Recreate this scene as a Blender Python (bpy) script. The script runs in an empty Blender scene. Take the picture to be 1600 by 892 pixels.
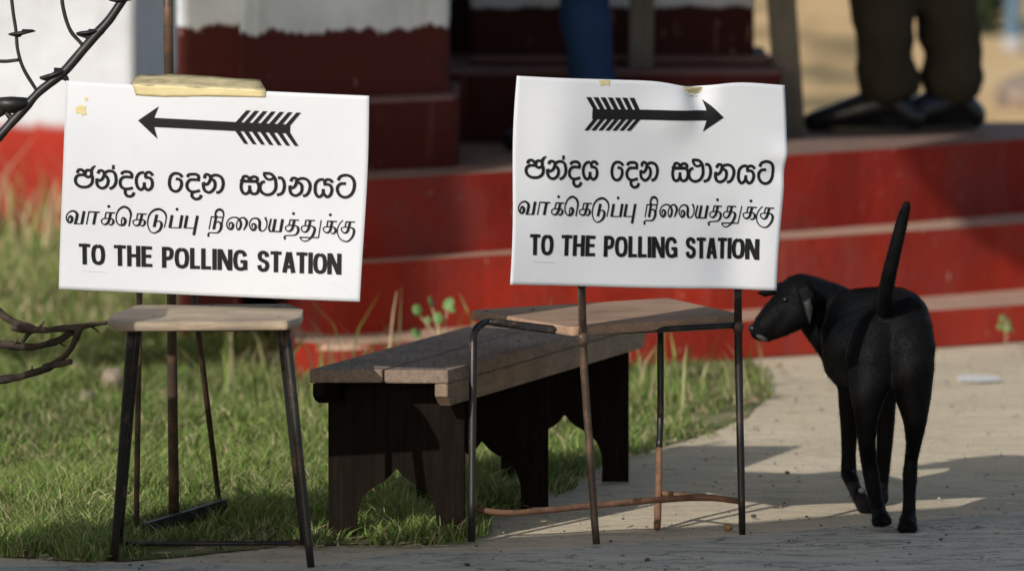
import bpy, bmesh, math, random
import numpy as np
from mathutils import Vector, Matrix, noise
random.seed(7); rng = np.random.default_rng(7)
scene = bpy.context.scene
col = scene.collection

# ---------------------------------------------------------------- camera
F = 13200.0                      # focal length in photo pixels (1600 wide)
CAMZ = 1.64
PITCH = math.atan(1046.0 / F)
cam_data = bpy.data.cameras.new('camera')
cam = bpy.data.objects.new('camera', cam_data); col.objects.link(cam)
cam.location = (0, 0, CAMZ)
cam.rotation_euler = (math.pi/2 - PITCH, 0, 0)
cam_data.sensor_width = 36.0
cam_data.lens = 36.0 * F / 1600.0
cam_data.clip_start = 0.1; cam_data.clip_end = 600.0
cam_data.dof.use_dof = True
cam_data.dof.focus_distance = 15.02
cam_data.dof.aperture_fstop = 5.2
scene.camera = cam

# ---------------------------------------------------------------- light
SUN_EL = math.radians(25.0); SUN_AZ = math.radians(28.0)
SD = Vector((math.sin(SUN_AZ)*math.cos(SUN_EL), math.cos(SUN_AZ)*math.cos(SUN_EL), -math.sin(SUN_EL)))
world = bpy.data.worlds.new('World'); scene.world = world; world.use_nodes = True
wn = world.node_tree
sky = wn.nodes.new('ShaderNodeTexSky'); sky.sky_type = 'NISHITA'; sky.sun_disc = False
sky.sun_elevation = SUN_EL; sky.sun_rotation = math.radians(208.0)
sky.dust_density = 1.5; sky.ozone_density = 0.9
wn.links.new(sky.outputs['Color'], wn.nodes['Background'].inputs['Color'])
wn.nodes['Background'].inputs['Strength'].default_value = 0.15
sun_data = bpy.data.lights.new('sun', 'SUN'); sun_data.energy = 4.7
sun_data.angle = math.radians(0.4); sun_data.color = (1.0, 0.975, 0.945)
sun = bpy.data.objects.new('sun', sun_data); col.objects.link(sun)
sun.rotation_euler = SD.to_track_quat('-Z', 'Y').to_euler()
sun.location = (-6, -8, 9)
scene.view_settings.view_transform = 'Standard'
scene.view_settings.look = 'None'
scene.view_settings.gamma = 1.0
scene.view_settings.exposure = -0.50

# ---------------------------------------------------------------- survey helpers
CP, SP = math.cos(PITCH), math.sin(PITCH)
def ray(u, v):
    a = (u-800)/F; b = -(v-446)/F
    return Vector((a, CP + b*SP, -SP + b*CP))
def P(u, v, y):                   # the place at distance y seen along a line of sight
    r = ray(u, v); t = y/r.y
    return Vector((r.x*t, y, CAMZ + r.z*t))
def G(u, v, z=0.0):               # the place at height z
    r = ray(u, v); t = (z-CAMZ)/r.z
    return Vector((r.x*t, r.y*t, z))

# ---------------------------------------------------------------- materials
def mat(name, base=(0.5,0.5,0.5), rough=0.7, metal=0.0, spec=0.5):
    m = bpy.data.materials.new(name); m.use_nodes = True
    b = m.node_tree.nodes['Principled BSDF']
    b.inputs['Base Color'].default_value = (*base, 1); b.inputs['Roughness'].default_value = rough
    b.inputs['Metallic'].default_value = metal; b.inputs['Specular IOR Level'].default_value = spec
    return m
class N:
    def __init__(s, m): s.m = m; s.t = m.node_tree; s.b = s.t.nodes['Principled BSDF']
    def new(s, k, **kw):
        n = s.t.nodes.new(k)
        for a, v in kw.items(): setattr(n, a, v)
        return n
    def pos(s): return s.new('ShaderNodeNewGeometry').outputs['Position']
    def map(s, vec, scale=(1,1,1), rot=(0,0,0)):
        n = s.new('ShaderNodeMapping'); s.t.links.new(vec, n.inputs['Vector'])
        n.inputs['Scale'].default_value = scale; n.inputs['Rotation'].default_value = rot
        return n.outputs['Vector']
    def noise(s, vec, scale=5, detail=5, rough=0.55, dist=0.0):
        n = s.new('ShaderNodeTexNoise'); s.t.links.new(vec, n.inputs['Vector'])
        n.inputs['Scale'].default_value = scale; n.inputs['Detail'].default_value = detail
        n.inputs['Roughness'].default_value = rough; n.inputs['Distortion'].default_value = dist
        return n.outputs['Fac']
    def ramp(s, fac, stops):
        n = s.new('ShaderNodeValToRGB'); s.t.links.new(fac, n.inputs['Fac'])
        e = n.color_ramp.elements
        while len(e) < len(stops): e.new(0.5)
        for el, (p, c) in zip(e, stops):
            el.position = p; el.color = (*c, 1) if len(c) == 3 else c
        return n.outputs['Color']
    def mix(s, fac, a, b, mode='MIX'):
        n = s.new('ShaderNodeMixRGB', blend_type=mode)
        for i, x in enumerate((fac, a, b)):
            if isinstance(x, (int, float)): n.inputs[i].default_value = x
            elif isinstance(x, tuple): n.inputs[i].default_value = (*x, 1)
            else: s.t.links.new(x, n.inputs[i])
        return n.outputs['Color']
    def math(s, op, a, b=0.0, clamp=False):
        n = s.new('ShaderNodeMath', operation=op, use_clamp=clamp)
        for i, x in enumerate((a, b)):
            if isinstance(x, (int, float)): n.inputs[i].default_value = x
            else: s.t.links.new(x, n.inputs[i])
        return n.outputs[0]
    def sep(s, v):
        n = s.new('ShaderNodeSeparateXYZ'); s.t.links.new(v, n.inputs[0]); return n.outputs
    def color(s, c): s.t.links.new(c, s.b.inputs['Base Color'])
    def rough(s, c): s.t.links.new(c, s.b.inputs['Roughness'])
    def bump(s, h, strength=0.3, dist=0.01):
        n = s.new('ShaderNodeBump'); s.t.links.new(h, n.inputs['Height'])
        n.inputs['Strength'].default_value = strength; n.inputs['Distance'].default_value = dist
        s.t.links.new(n.outputs['Normal'], s.b.inputs['Normal'])

def painted_wall(name, zline, wob=0.02, white=(0.68,0.69,0.71), red=(0.42,0.032,0.015), smear=0.012):
    """whitewash above a red painted dado; the paint line is brushed by hand"""
    m = mat(name, rough=0.75, spec=0.25); n = N(m); p = n.pos(); x, y, z = n.sep(p)
    wave = n.noise(n.map(p, (6,6,0.4)), 3.0, 3)
    drip = n.noise(n.map(p, (30,30,1.2)), 2.0, 2)
    line = n.math('ADD', n.math('MULTIPLY', n.math('SUBTRACT', wave, 0.5), wob*4), zline)
    line = n.math('ADD', line, n.math('MULTIPLY', n.math('SUBTRACT', drip, 0.5), wob*1.5))
    d = n.math('DIVIDE', n.math('SUBTRACT', z, line), smear)
    fac = n.math('ADD', d, 0.5, clamp=True)
    grime = n.noise(p, 4.0, 8, 0.65)
    streak = n.noise(n.map(p, (14,14,0.8)), 2.5, 5)
    wcol = n.mix(n.ramp(grime, [(0.42,(0,0,0)),(0.75,(1,1,1))]), white, tuple(c*0.72 for c in white))
    wcol = n.mix(n.ramp(streak, [(0.56,(0,0,0)),(0.72,(0.5,0.5,0.5))]), wcol, (0.45,0.43,0.40))
    r2 = n.mix(n.ramp(grime, [(0.35,(0,0,0)),(0.7,(1,1,1))]), red, tuple(c*0.72 for c in red))
    spots = n.noise(n.map(p, (10,10,3.0)), 5.0, 3)
    r2 = n.mix(n.ramp(spots, [(0.66,(0,0,0)),(0.73,(0.6,0.6,0.6))]), r2, (0.55,0.30,0.26))
    n.color(n.mix(fac, r2, wcol))
    n.bump(n.noise(p, 40, 8), 0.35, 0.01)
    return m

M_wall = painted_wall('whitewash_red_dado', 0.315, 0.010, smear=0.03)
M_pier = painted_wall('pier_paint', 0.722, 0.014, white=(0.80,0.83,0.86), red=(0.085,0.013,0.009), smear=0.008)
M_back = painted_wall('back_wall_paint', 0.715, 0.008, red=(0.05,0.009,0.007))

def red_floor(name, red, tread):
    m = mat(name, rough=0.75, spec=0.15); n = N(m); p = n.pos()
    geo = n.new('ShaderNodeNewGeometry'); nx, ny, nz = n.sep(geo.outputs['Normal'])
    top = n.math('GREATER_THAN', nz, 0.35)
    g = n.noise(p, 3.5, 8, 0.6); g2 = n.noise(p, 14, 8, 0.65)
    st = n.noise(n.map(p, (10,10,0.8)), 2.0, 5)
    side = n.mix(n.ramp(g, [(0.35,(0,0,0)),(0.7,(1,1,1))]), red, tuple(c*0.66 for c in red))
    side = n.mix(n.ramp(st, [(0.60,(0,0,0)),(0.76,(0.5,0.5,0.5))]), side, (0.30,0.10,0.07))
    side = n.mix(n.ramp(g2, [(0.68,(0,0,0)),(0.76,(0.7,0.7,0.7))]), side, (0.50,0.26,0.18))
    tc = n.mix(n.ramp(g2, [(0.35,(0,0,0)),(0.65,(1,1,1))]), tread, tuple(c*0.75 for c in tread))
    pt = n.noise(p, 2.1, 6, 0.7, 0.5)
    side = n.mix(n.ramp(pt, [(0.45,(0,0,0)),(0.62,(0.75,0.75,0.75))]), side, tuple(c*0.55+0.03 for c in red))
    zz = n.sep(p)[2]; chip = n.noise(p, 26, 6, 0.7)
    side = n.mix(n.ramp(chip, [(0.64,(0,0,0)),(0.68,(0.8,0.8,0.8))]), side, tuple(c*0.8 for c in tread))
    n.color(n.mix(top, side, tc)); n.bump(n.mix(0.5, g2, chip), 0.6, 0.012)
    return m
M_step = red_floor('red_painted_concrete_step', (0.375,0.030,0.014), (0.62,0.40,0.28))
M_floor = red_floor('worn_porch_floor', (0.30,0.024,0.014), (0.34,0.215,0.16))
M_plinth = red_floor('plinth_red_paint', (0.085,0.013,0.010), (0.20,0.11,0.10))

m = M_ground = mat('sandy_ground', rough=0.95, spec=0.15); n = N(m); p = n.pos()
a = n.noise(p, 2.2, 9, 0.6); b = n.noise(p, 60, 8, 0.7); c = n.noise(n.map(p, (1,3,1)), 9, 6, 0.6)
cc = n.mix(n.ramp(a, [(0.35,(0,0,0)),(0.65,(1,1,1))]), (0.68,0.56,0.39), (0.82,0.69,0.49))
cc = n.mix(n.ramp(c, [(0.30,(0.8,0.8,0.8)),(0.50,(0,0,0))]), cc, (0.46,0.39,0.28))
cc = n.mix(n.ramp(b, [(0.30,(1,1,1)),(0.42,(0,0,0))]), cc, (0.25,0.21,0.165))
cc = n.mix(n.ramp(b, [(0.66,(0,0,0)),(0.74,(0.8,0.8,0.8))]), cc, (0.72,0.66,0.55))
xyz = n.sep(p)
far = n.math('DIVIDE', n.math('SUBTRACT', xyz[1], 22.5), 2.0, clamp=True)
fb = n.noise(n.map(p, (0.9,0.35,1)), 1.4, 4)
farc = n.ramp(fb, [(0.34,(0.22,0.17,0.08)),(0.46,(0.80,0.52,0.24)),(0.68,(0.88,0.63,0.33))])
n.color(n.mix(far, cc, farc))
n.bump(n.mix(0.5, c, b), 0.55, 0.015)
m = M_pave = mat('grey_road_surface', rough=0.9, spec=0.2); n = N(m); p = n.pos()
a = n.noise(n.map(p, (1,2.5,1)), 5, 9, 0.65); b = n.noise(p, 90, 6, 0.7)
cc = n.mix(n.ramp(a, [(0.35,(0,0,0)),(0.62,(1,1,1))]), (0.48,0.44,0.36), (0.66,0.60,0.49))
cc = n.mix(n.ramp(b, [(0.28,(1,1,1)),(0.40,(0,0,0))]), cc, (0.20,0.19,0.17))
cc = n.mix(n.ramp(b, [(0.68,(0,0,0)),(0.75,(1,1,1))]), cc, (0.62,0.58,0.50))
k1 = n.noise(n.map(p, (1,2.2,1)), 3.0, 8, 0.7, 0.8); cr_ = n.math('ABSOLUTE', n.math('SUBTRACT', k1, 0.5))
cc = n.mix(n.ramp(cr_, [(0.004,(0.9,0.9,0.9)),(0.013,(0,0,0))]), cc, (0.10,0.095,0.085))
n.color(cc); n.bump(n.mix(0.5, a, b), 0.6, 0.012)
m = M_soil = mat('lawn_soil', rough=1.0, spec=0.1); n = N(m); p = n.pos()
a = n.noise(p, 6, 8, 0.6); n.color(n.ramp(a, [(0.3,(0.10,0.13,0.04)),(0.5,(0.19,0.20,0.08)),(0.66,(0.46,0.38,0.24))])); n.bump(n.noise(p, 50, 6), 0.6, 0.02)

m = M_grass = mat('grass_blade', rough=0.55, spec=0.3); n = N(m)
at = n.new('ShaderNodeAttribute'); at.attribute_name = 'tint'
n.color(at.outputs['Color'])
n.b.inputs['Transmission Weight'].default_value = 0.0
tr = n.new('ShaderNodeBsdfTranslucent'); n.t.links.new(at.outputs['Color'], tr.inputs['Color'])
mx = n.new('ShaderNodeMixShader'); mx.inputs[0].default_value = 0.3
n.t.links.new(n.b.outputs[0], mx.inputs[1]); n.t.links.new(tr.outputs[0], mx.inputs[2])
n.t.links.new(mx.outputs[0], n.t.nodes['Material Output'].inputs['Surface'])

def wood(name, light, dark, axis=(1,12,12), rough=0.7):
    m = mat(name, rough=rough, spec=0.3); n = N(m)
    tc = n.new('ShaderNodeTexCoord').outputs['Object']
    g = n.noise(n.map(tc, axis), 8, 8, 0.65, 0.6); w = n.noise(tc, 6, 6, 0.6)
    f = n.noise(n.map(tc, tuple(a*3 for a in axis)), 14, 4, 0.7)
    c = n.mix(n.ramp(g, [(0.35,(0,0,0)),(0.65,(1,1,1))]), light, dark)
    c = n.mix(n.ramp(w, [(0.40,(0,0,0)),(0.72,(0.7,0.7,0.7))]), c, tuple(x*0.55 for x in dark))
    c = n.mix(n.ramp(f, [(0.26,(1,1,1)),(0.36,(0,0,0))]), c, tuple(x*0.35 for x in dark))
    n.color(c); n.bump(n.mix(0.5, g, f), 0.45, 0.004)
    return m
M_seatL = wood('pale_seat_wood', (0.58,0.45,0.31), (0.38,0.29,0.20), (1.2,26,26))
M_seatR = wood('tan_seat_wood', (0.60,0.38,0.25), (0.38,0.24,0.155), (1.2,26,26))
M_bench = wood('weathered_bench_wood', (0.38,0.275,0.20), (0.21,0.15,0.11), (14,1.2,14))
M_benchshade = wood('dark_shaded_bench_wood', (0.019,0.013,0.009), (0.009,0.0065,0.005), (14,14,1.2), 0.9); M_benchshade.node_tree.nodes['Principled BSDF'].inputs['Specular IOR Level'].default_value = 0.06  # dark wood, darkened further to carry the shade on legs and left apron
M_raw = wood('raw_split_wood', (0.50,0.33,0.20), (0.36,0.22,0.13))
M_post = wood('grey_post_wood', (0.22,0.19,0.15), (0.15,0.13,0.10), (12,12,1))

def metal(name, base, rust, amount=0.5, rough=0.5):
    m = mat(name, rough=rough, metal=0.25, spec=0.5); n = N(m)
    tc = n.new('ShaderNodeTexCoord').outputs['Object']
    a = n.noise(tc, 22, 8, 0.7)
    n.color(n.mix(n.ramp(a, [(amount-0.06,(0,0,0)),(amount+0.06,(1,1,1))]), base, rust))
    n.bump(a, 0.4, 0.002)
    return m
M_black = metal('black_painted_steel', (0.022,0.020,0.018), (0.11,0.065,0.04), 0.60, 0.38)
M_brown = metal('brown_worn_steel', (0.075,0.05,0.035), (0.15,0.085,0.05), 0.52, 0.5)
M_rust = metal('rusty_steel', (0.235,0.125,0.07), (0.13,0.07,0.042), 0.52, 0.85)
M_iron = metal('black_iron', (0.022,0.021,0.020), (0.05,0.04,0.035), 0.6, 0.45)
m = M_bark = mat('dry_bark', rough=0.9, spec=0.2); n = N(m); tc = n.new('ShaderNodeTexCoord').outputs['Object']
a = n.noise(tc, 18, 8, 0.7); n.color(n.ramp(a, [(0.38,(0.018,0.014,0.012)),(0.60,(0.085,0.062,0.045)),(0.72,(0.16,0.12,0.09))])); n.bump(a, 0.9, 0.006)
m = M_paper = mat('white_sign_paper', (0.84,0.85,0.86), 0.55, 0, 0.35); n = N(m); tc = n.new('ShaderNodeTexCoord').outputs['Object']
a = n.noise(tc, 3.0, 4); sm_ = n.noise(n.map(tc, (1,1,1.6)), 11, 7, 0.7)
pc = n.ramp(a, [(0.35,(0.67,0.68,0.70)),(0.65,(0.72,0.73,0.74))])
n.color(n.mix(n.ramp(sm_, [(0.60,(0,0,0)),(0.80,(0.6,0.6,0.6))]), pc, (0.60,0.585,0.55))); n.bump(n.mix(0.25, n.noise(tc, 6, 3), n.noise(tc, 26, 4)), 0.25, 0.008)
tr = n.new('ShaderNodeBsdfTranslucent'); tr.inputs['Color'].default_value = (0.8,0.8,0.78,1)
mx = n.new('ShaderNodeMixShader'); mx.inputs[0].default_value = 0.08
n.t.links.new(n.b.outputs[0], mx.inputs[1]); n.t.links.new(tr.outputs[0], mx.inputs[2])
n.t.links.new(mx.outputs[0], n.t.nodes['Material Output'].inputs['Surface'])
M_ink = mat('black_ink', (0.008,0.008,0.008), 0.6, 0, 0.25)
M_faint = mat('faint_grey_ink', (0.60,0.61,0.62), 0.6, 0, 0.25)
m = M_tape = mat('masking_tape', (0.78,0.64,0.32), 0.45, 0, 0.4); n = N(m); tc = n.new('ShaderNodeTexCoord').outputs['Object']
a = n.noise(n.map(tc, (1,1,5)), 22, 5); n.color(n.ramp(a, [(0.35,(0.60,0.49,0.245)),(0.65,(0.69,0.58,0.31))])); n.bump(a, 0.12, 0.003)
m = M_tapefold = mat('creased_masking_tape', (0.50,0.42,0.24), 0.5, 0, 0.4); n = N(m); tc = n.new('ShaderNodeTexCoord').outputs['Object']
a = n.noise(n.map(tc, (1,1,4)), 30, 6, 0.7); n.color(n.ramp(a, [(0.35,(0.27,0.235,0.135)),(0.65,(0.50,0.43,0.25))])); n.bump(a, 0.3, 0.004)
m = M_fur = mat('black_short_fur', (0.004,0.004,0.005), 0.62, 0, 0.10); n = N(m); tc = n.new('ShaderNodeTexCoord').outputs['Object']
a = n.noise(n.map(tc, (1,1,0.35)), 160, 4, 0.6); b = n.noise(tc, 9, 4)
n.color(n.mix(n.ramp(b, [(0.4,(0,0,0)),(0.7,(1,1,1))]), (0.0035,0.0035,0.004), (0.007,0.0065,0.006))); n.bump(a, 0.25, 0.002)
n.b.inputs['Sheen Weight'].default_value = 0.0; n.b.inputs['Sheen Roughness'].default_value = 0.4
M_furgrey = mat('greying_fur', (0.06,0.056,0.052), 0.6, 0, 0.2)
M_ear_highlight = mat('ear_highlight', (0.022,0.020,0.018), 0.5, 0, 0.3)
M_pad = mat('paw_pad', (0.05,0.045,0.042), 0.7, 0, 0.3)
M_nose = mat('wet_nose', (0.01,0.01,0.01), 0.25, 0, 0.5)
def cloth(name, c):
    m = mat(name, c, 0.9, 0, 0.15); n = N(m); tc = n.new('ShaderNodeTexCoord').outputs['Object']
    a = n.noise(tc, 7, 6); n.color(n.ramp(a, [(0.35,tuple(x*0.7 for x in c)),(0.65,c)])); n.bump(a, 0.6, 0.02); return m
M_olive = cloth('olive_brown_trouser_cloth', (0.046,0.038,0.026))
M_jeans = cloth('blue_denim', (0.015,0.045,0.12))
M_shirt = cloth('pale_shirt_cloth', (0.42,0.38,0.30)); M_shirt2 = cloth('grey_shirt_cloth', (0.2,0.22,0.25))
M_skin = mat('brown_skin', (0.22,0.11,0.065), 0.5, 0, 0.4); M_hair = mat('black_hair', (0.01,0.009,0.008), 0.5)
M_shoe = mat('black_shoe_leather', (0.008,0.008,0.010), 0.28, 0, 0.5)
M_blue = mat('blue_pole_paint', (0.16,0.30,0.46), 0.5)
M_conc = mat('concrete', (0.40,0.38,0.35), 0.9)
M_shade_sheet = mat('grey_shade_sheet', (0.30,0.30,0.29), 0.6, 0.3)
def leafm(name, c1, c2):
    m = mat(name, c1, 0.5, 0, 0.35); n = N(m); tc = n.new('ShaderNodeTexCoord').outputs['Object']
    a = n.noise(tc, 12, 5); n.color(n.ramp(a, [(0.35,c1),(0.65,c2)]))
    tr = n.new('ShaderNodeBsdfTranslucent'); tr.inputs['Color'].default_value = (*c2,1)
    mx = n.new('ShaderNodeMixShader'); mx.inputs[0].default_value = 0.25
    n.t.links.new(n.b.outputs[0], mx.inputs[1]); n.t.links.new(tr.outputs[0], mx.inputs[2])
    n.t.links.new(mx.outputs[0], n.t.nodes['Material Output'].inputs['Surface']); return m
M_leaf = leafm('weed_leaf', (0.16,0.28,0.08), (0.26,0.42,0.15))
M_bush = leafm('dark_bush_leaf', (0.02,0.035,0.015), (0.05,0.075,0.03))
m = M_stone = mat('pinkish_stone', rough=0.9, spec=0.2); n = N(m); tc = n.new('ShaderNodeTexCoord').outputs['Object']
a = n.noise(tc, 20, 7); n.color(n.ramp(a, [(0.3,(0.20,0.15,0.11)),(0.65,(0.36,0.28,0.22))])); n.bump(a, 0.8, 0.01)
M_pebble = mat('ochre_pebble', (0.32,0.20,0.09), 0.85); M_pebble2 = mat('dark_pebble', (0.06,0.055,0.05), 0.9)
M_scrap = mat('white_paper_scrap', (0.75,0.74,0.72), 0.8)
M_straw = mat('dry_straw', (0.50,0.40,0.24), 0.8)

# ---------------------------------------------------------------- object helpers
def thing(name, label, cat, loc=(0,0,0), group=None, kind=None):
    o = bpy.data.objects.new(name, None); col.objects.link(o); o.location = loc
    o['label'] = label; o['category'] = cat
    o.empty_display_size = 0.05
    if group: o['group'] = group
    if kind: o['kind'] = kind
    return o
def tag(o, label, cat=None, group=None, kind=None):
    o['label'] = label
    if cat: o['category'] = cat
    if group: o['group'] = group
    if kind: o['kind'] = kind
    return o
def wloc(o):
    v = Vector((0,0,0))
    while o is not None: v += Vector(o.location); o = o.parent
    return v
def link(name, me, m, parent=None, origin=None, smooth=False):
    """mesh is given in world coordinates"""
    o = bpy.data.objects.new(name, me); col.objects.link(o)
    base = wloc(parent) if parent else Vector((0,0,0))
    if origin is None: origin = base
    origin = Vector(origin)
    me.transform(Matrix.Translation(-origin))
    o.location = origin - base
    if parent: o.parent = parent
    for mm in (m if isinstance(m, (list, tuple)) else [m]): me.materials.append(mm)
    if smooth: me.polygons.foreach_set('use_smooth', [True]*len(me.polygons))
    me.update()
    return o
def obj(name, bm, m, parent=None, origin=None, smooth=False):
    bmesh.ops.recalc_face_normals(bm, faces=bm.faces)
    me = bpy.data.meshes.new(name); bm.to_mesh(me); bm.free()
    return link(name, me, m, parent, origin, smooth)

def smooth_path(pts, k=6):
    """Catmull-Rom through tuples of any length"""
    p = [np.array(q, float) for q in pts]
    if len(p) < 3: return p
    out = []
    for i in range(len(p)-1):
        a = p[i-1] if i > 0 else 2*p[0]-p[1]
        d = p[i+2] if i+2 < len(p) else 2*p[-1]-p[-2]
        b, c = p[i], p[i+1]
        for j in range(k):
            t = j/k
            out.append(0.5*((2*b)+(-a+c)*t+(2*a-5*b+4*c-d)*t*t+(-a+3*b-3*c+d)*t**3))
    out.append(p[-1]); return out

def add_tube(bm, pts, segs=10, wobble=0.0, smooth=True, k=5):
    """pts: (x,y,z,r)"""
    pts = [(*p[:3], p[3]) for p in pts]
    if smooth and len(pts) > 2: pts = smooth_path(pts, k)
    rings = []; prev_n = None
    for i, q in enumerate(pts):
        c = Vector(q[:3]); a = Vector(pts[max(i-1,0)][:3]); b = Vector(pts[min(i+1,len(pts)-1)][:3])
        t = (b-a).normalized()
        if prev_n is None:
            up = Vector((0,0,1)) if abs(t.z) < 0.9 else Vector((1,0,0))
            nn = t.cross(up).normalized()
        else:
            nn = (prev_n - t*prev_n.dot(t)).normalized()
        prev_n = nn; bb = t.cross(nn)
        ring = []
        for s in range(segs):
            an = 2*math.pi*s/segs
            r = q[3]
            if wobble:
                r *= 1 + wobble*noise.noise((c*40 + nn*math.cos(an)*1.5 + bb*math.sin(an)*1.5))
            ring.append(bm.verts.new(c + nn*math.cos(an)*r + bb*math.sin(an)*r))
        rings.append(ring)
    for i in range(len(rings)-1):
        for s in range(segs):
            bm.faces.new((rings[i][s], rings[i][(s+1)%segs], rings[i+1][(s+1)%segs], rings[i+1][s]))
    bm.faces.new(rings[0][::-1]); bm.faces.new(rings[-1])
def tube(name, pts, m, parent=None, segs=10, wobble=0.0, smooth=True, origin=None):
    bm = bmesh.new(); add_tube(bm, pts, segs, wobble, smooth)
    return obj(name, bm, m, parent, origin, True)

def add_prism(bm, poly, z0, z1, bevel=0.0, segs=2):
    """poly: list of (x,y); z0,z1 numbers"""
    b = [bm.verts.new((x,y,z0)) for x,y in poly]; t = [bm.verts.new((x,y,z1)) for x,y in poly]
    fs = [bm.faces.new(b[::-1]), bm.faces.new(t)]
    n_ = len(poly)
    for i in range(n_): fs.append(bm.faces.new((b[i], b[(i+1)%n_], t[(i+1)%n_], t[i])))
    if bevel:
        es = list({e for f in fs for e in f.edges})
        bmesh.ops.bevel(bm, geom=es, offset=bevel, segments=segs, profile=0.5, affect='EDGES', clamp_overlap=True)
def prism(name, poly, z0, z1, m, parent=None, bevel=0.0, segs=2, origin=None, rough_amp=0.0):
    bm = bmesh.new(); add_prism(bm, poly, z0, z1, bevel, segs)
    return obj(name, bm, m, parent, origin)
def add_frame_prism(bm, outline, origin, ax, ay, thick, bevel=0.0):
    """outline in the plane (ax, ay) pushed along their normal"""
    nrm = ax.cross(ay).normalized()*thick
    a = [bm.verts.new(origin + ax*x + ay*y - nrm*0.5) for x,y in outline]
    b = [bm.verts.new(origin + ax*x + ay*y + nrm*0.5) for x,y in outline]
    fs = [bm.faces.new(a[::-1]), bm.faces.new(b)]; k = len(outline)
    for i in range(k): fs.append(bm.faces.new((a[i], a[(i+1)%k], b[(i+1)%k], b[i])))
    if bevel:
        es = list({e for f in fs[:2] for e in f.edges})
        bmesh.ops.bevel(bm, geom=es, offset=bevel, segments=1, affect='EDGES', clamp_overlap=True)

def capsules_mesh(name, chains, voxel, smooth_it=6, extra=None):
    """one continuous skin grown round chains of (x,y,z,r)"""
    bm = bmesh.new()
    def ball(c, r):
        bmesh.ops.create_icosphere(bm, subdivisions=2, radius=r*1.02, matrix=Matrix.Translation(c))
    for ch in chains:
        for i, q in enumerate(ch):
            c = Vector(q[:3]); ball(c, q[3])
            if i:
                a = Vector(ch[i-1][:3]); ra = ch[i-1][3]; d = c-a; L = d.length
                if L < 1e-6: continue
                rot = d.to_track_quat('Z', 'Y').to_matrix().to_4x4()
                bmesh.ops.create_cone(bm, cap_ends=True, segments=20, radius1=ra, radius2=q[3], depth=L,
                                      matrix=Matrix.Translation((a+c)/2) @ rot)
    if extra: extra(bm)
    me = bpy.data.meshes.new(name+'_src'); bm.to_mesh(me); bm.free()
    o = bpy.data.objects.new(name+'_src', me); col.objects.link(o)
    r = o.modifiers.new('r', 'REMESH'); r.mode = 'VOXEL'; r.voxel_size = voxel; r.use_smooth_shade = True
    s = o.modifiers.new('s', 'SMOOTH'); s.factor = 0.6; s.iterations = smooth_it
    dg = bpy.context.evaluated_depsgraph_get(); dg.update()
    out = bpy.data.meshes.new_from_object(o.evaluated_get(dg)); out.name = name
    bpy.data.objects.remove(o); bpy.data.meshes.remove(me)
    return out

# ================================================================ SETTING
def sheet(name, poly, z, m, kind='structure', label=None, cuts=None):
    bm = bmesh.new(); bm.faces.new([bm.verts.new((x,y,z)) for x,y in poly])
    o = obj(name, bm, m); o['kind'] = kind
    if label: o['label'] = label
    return o
sheet('ground', [(-250,-120),(250,-120),(250,450),(-250,450)], -0.004, M_ground, label='pale sandy ground running back past the steps')
# lawn edge surveyed from the photograph, as points on the ground
edge_px = [(-400,868),(0,866),(90,872),(200,874),(300,866),(430,852),(520,850),(640,848),(700,846),(752,820),(790,792),(845,768),(905,738),(960,716),(1030,697),(1100,676),(1165,650),(1205,615),(1195,585),(1180,560),(1120,548),(900,560)]
edge = [G(u,v) for u,v in edge_px]
lawn_poly = [(p.x,p.y) for p in edge] + [(-0.2,18.0),(-0.6,18.6),(-0.62,40),(-30,40),(-30,edge[0].y)]
def rag(poly, amp=0.02, step=0.06):
    out = []
    for i in range(len(poly)):
        a = Vector(poly[i]); b = Vector(poly[(i+1)%len(poly)]); L = (b-a).length
        if L > 4: out.append(tuple(a)); continue
        k = max(1,int(L/step))
        for j in range(k):
            q = a.lerp(b, j/k); f = noise.noise(Vector((q.x*7,q.y*7,3.1)))*amp
            out.append((q.x+f, q.y+f*1.5))
    return out
sheet('lawn', rag(lawn_poly), -0.0015, M_soil, label='lawn soil under the grass left of the path')
pave_poly = [(p.x,p.y) for p in [G(-400,884),G(60,872+12),G(250,877),G(500,882),G(640,862),G(760,862),G(930,852),G(1160,836),G(1400,815),G(1700,790)]]
pave_poly = pave_poly + [(6,pave_poly[-1][1]+3.5),(20,18),(20,-5),(-20,-5),(-20,pave_poly[0][1])]
sheet('road', rag(pave_poly, 0.006), 0.0, M_pave, label='grey road surface along the bottom of the view')

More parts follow.
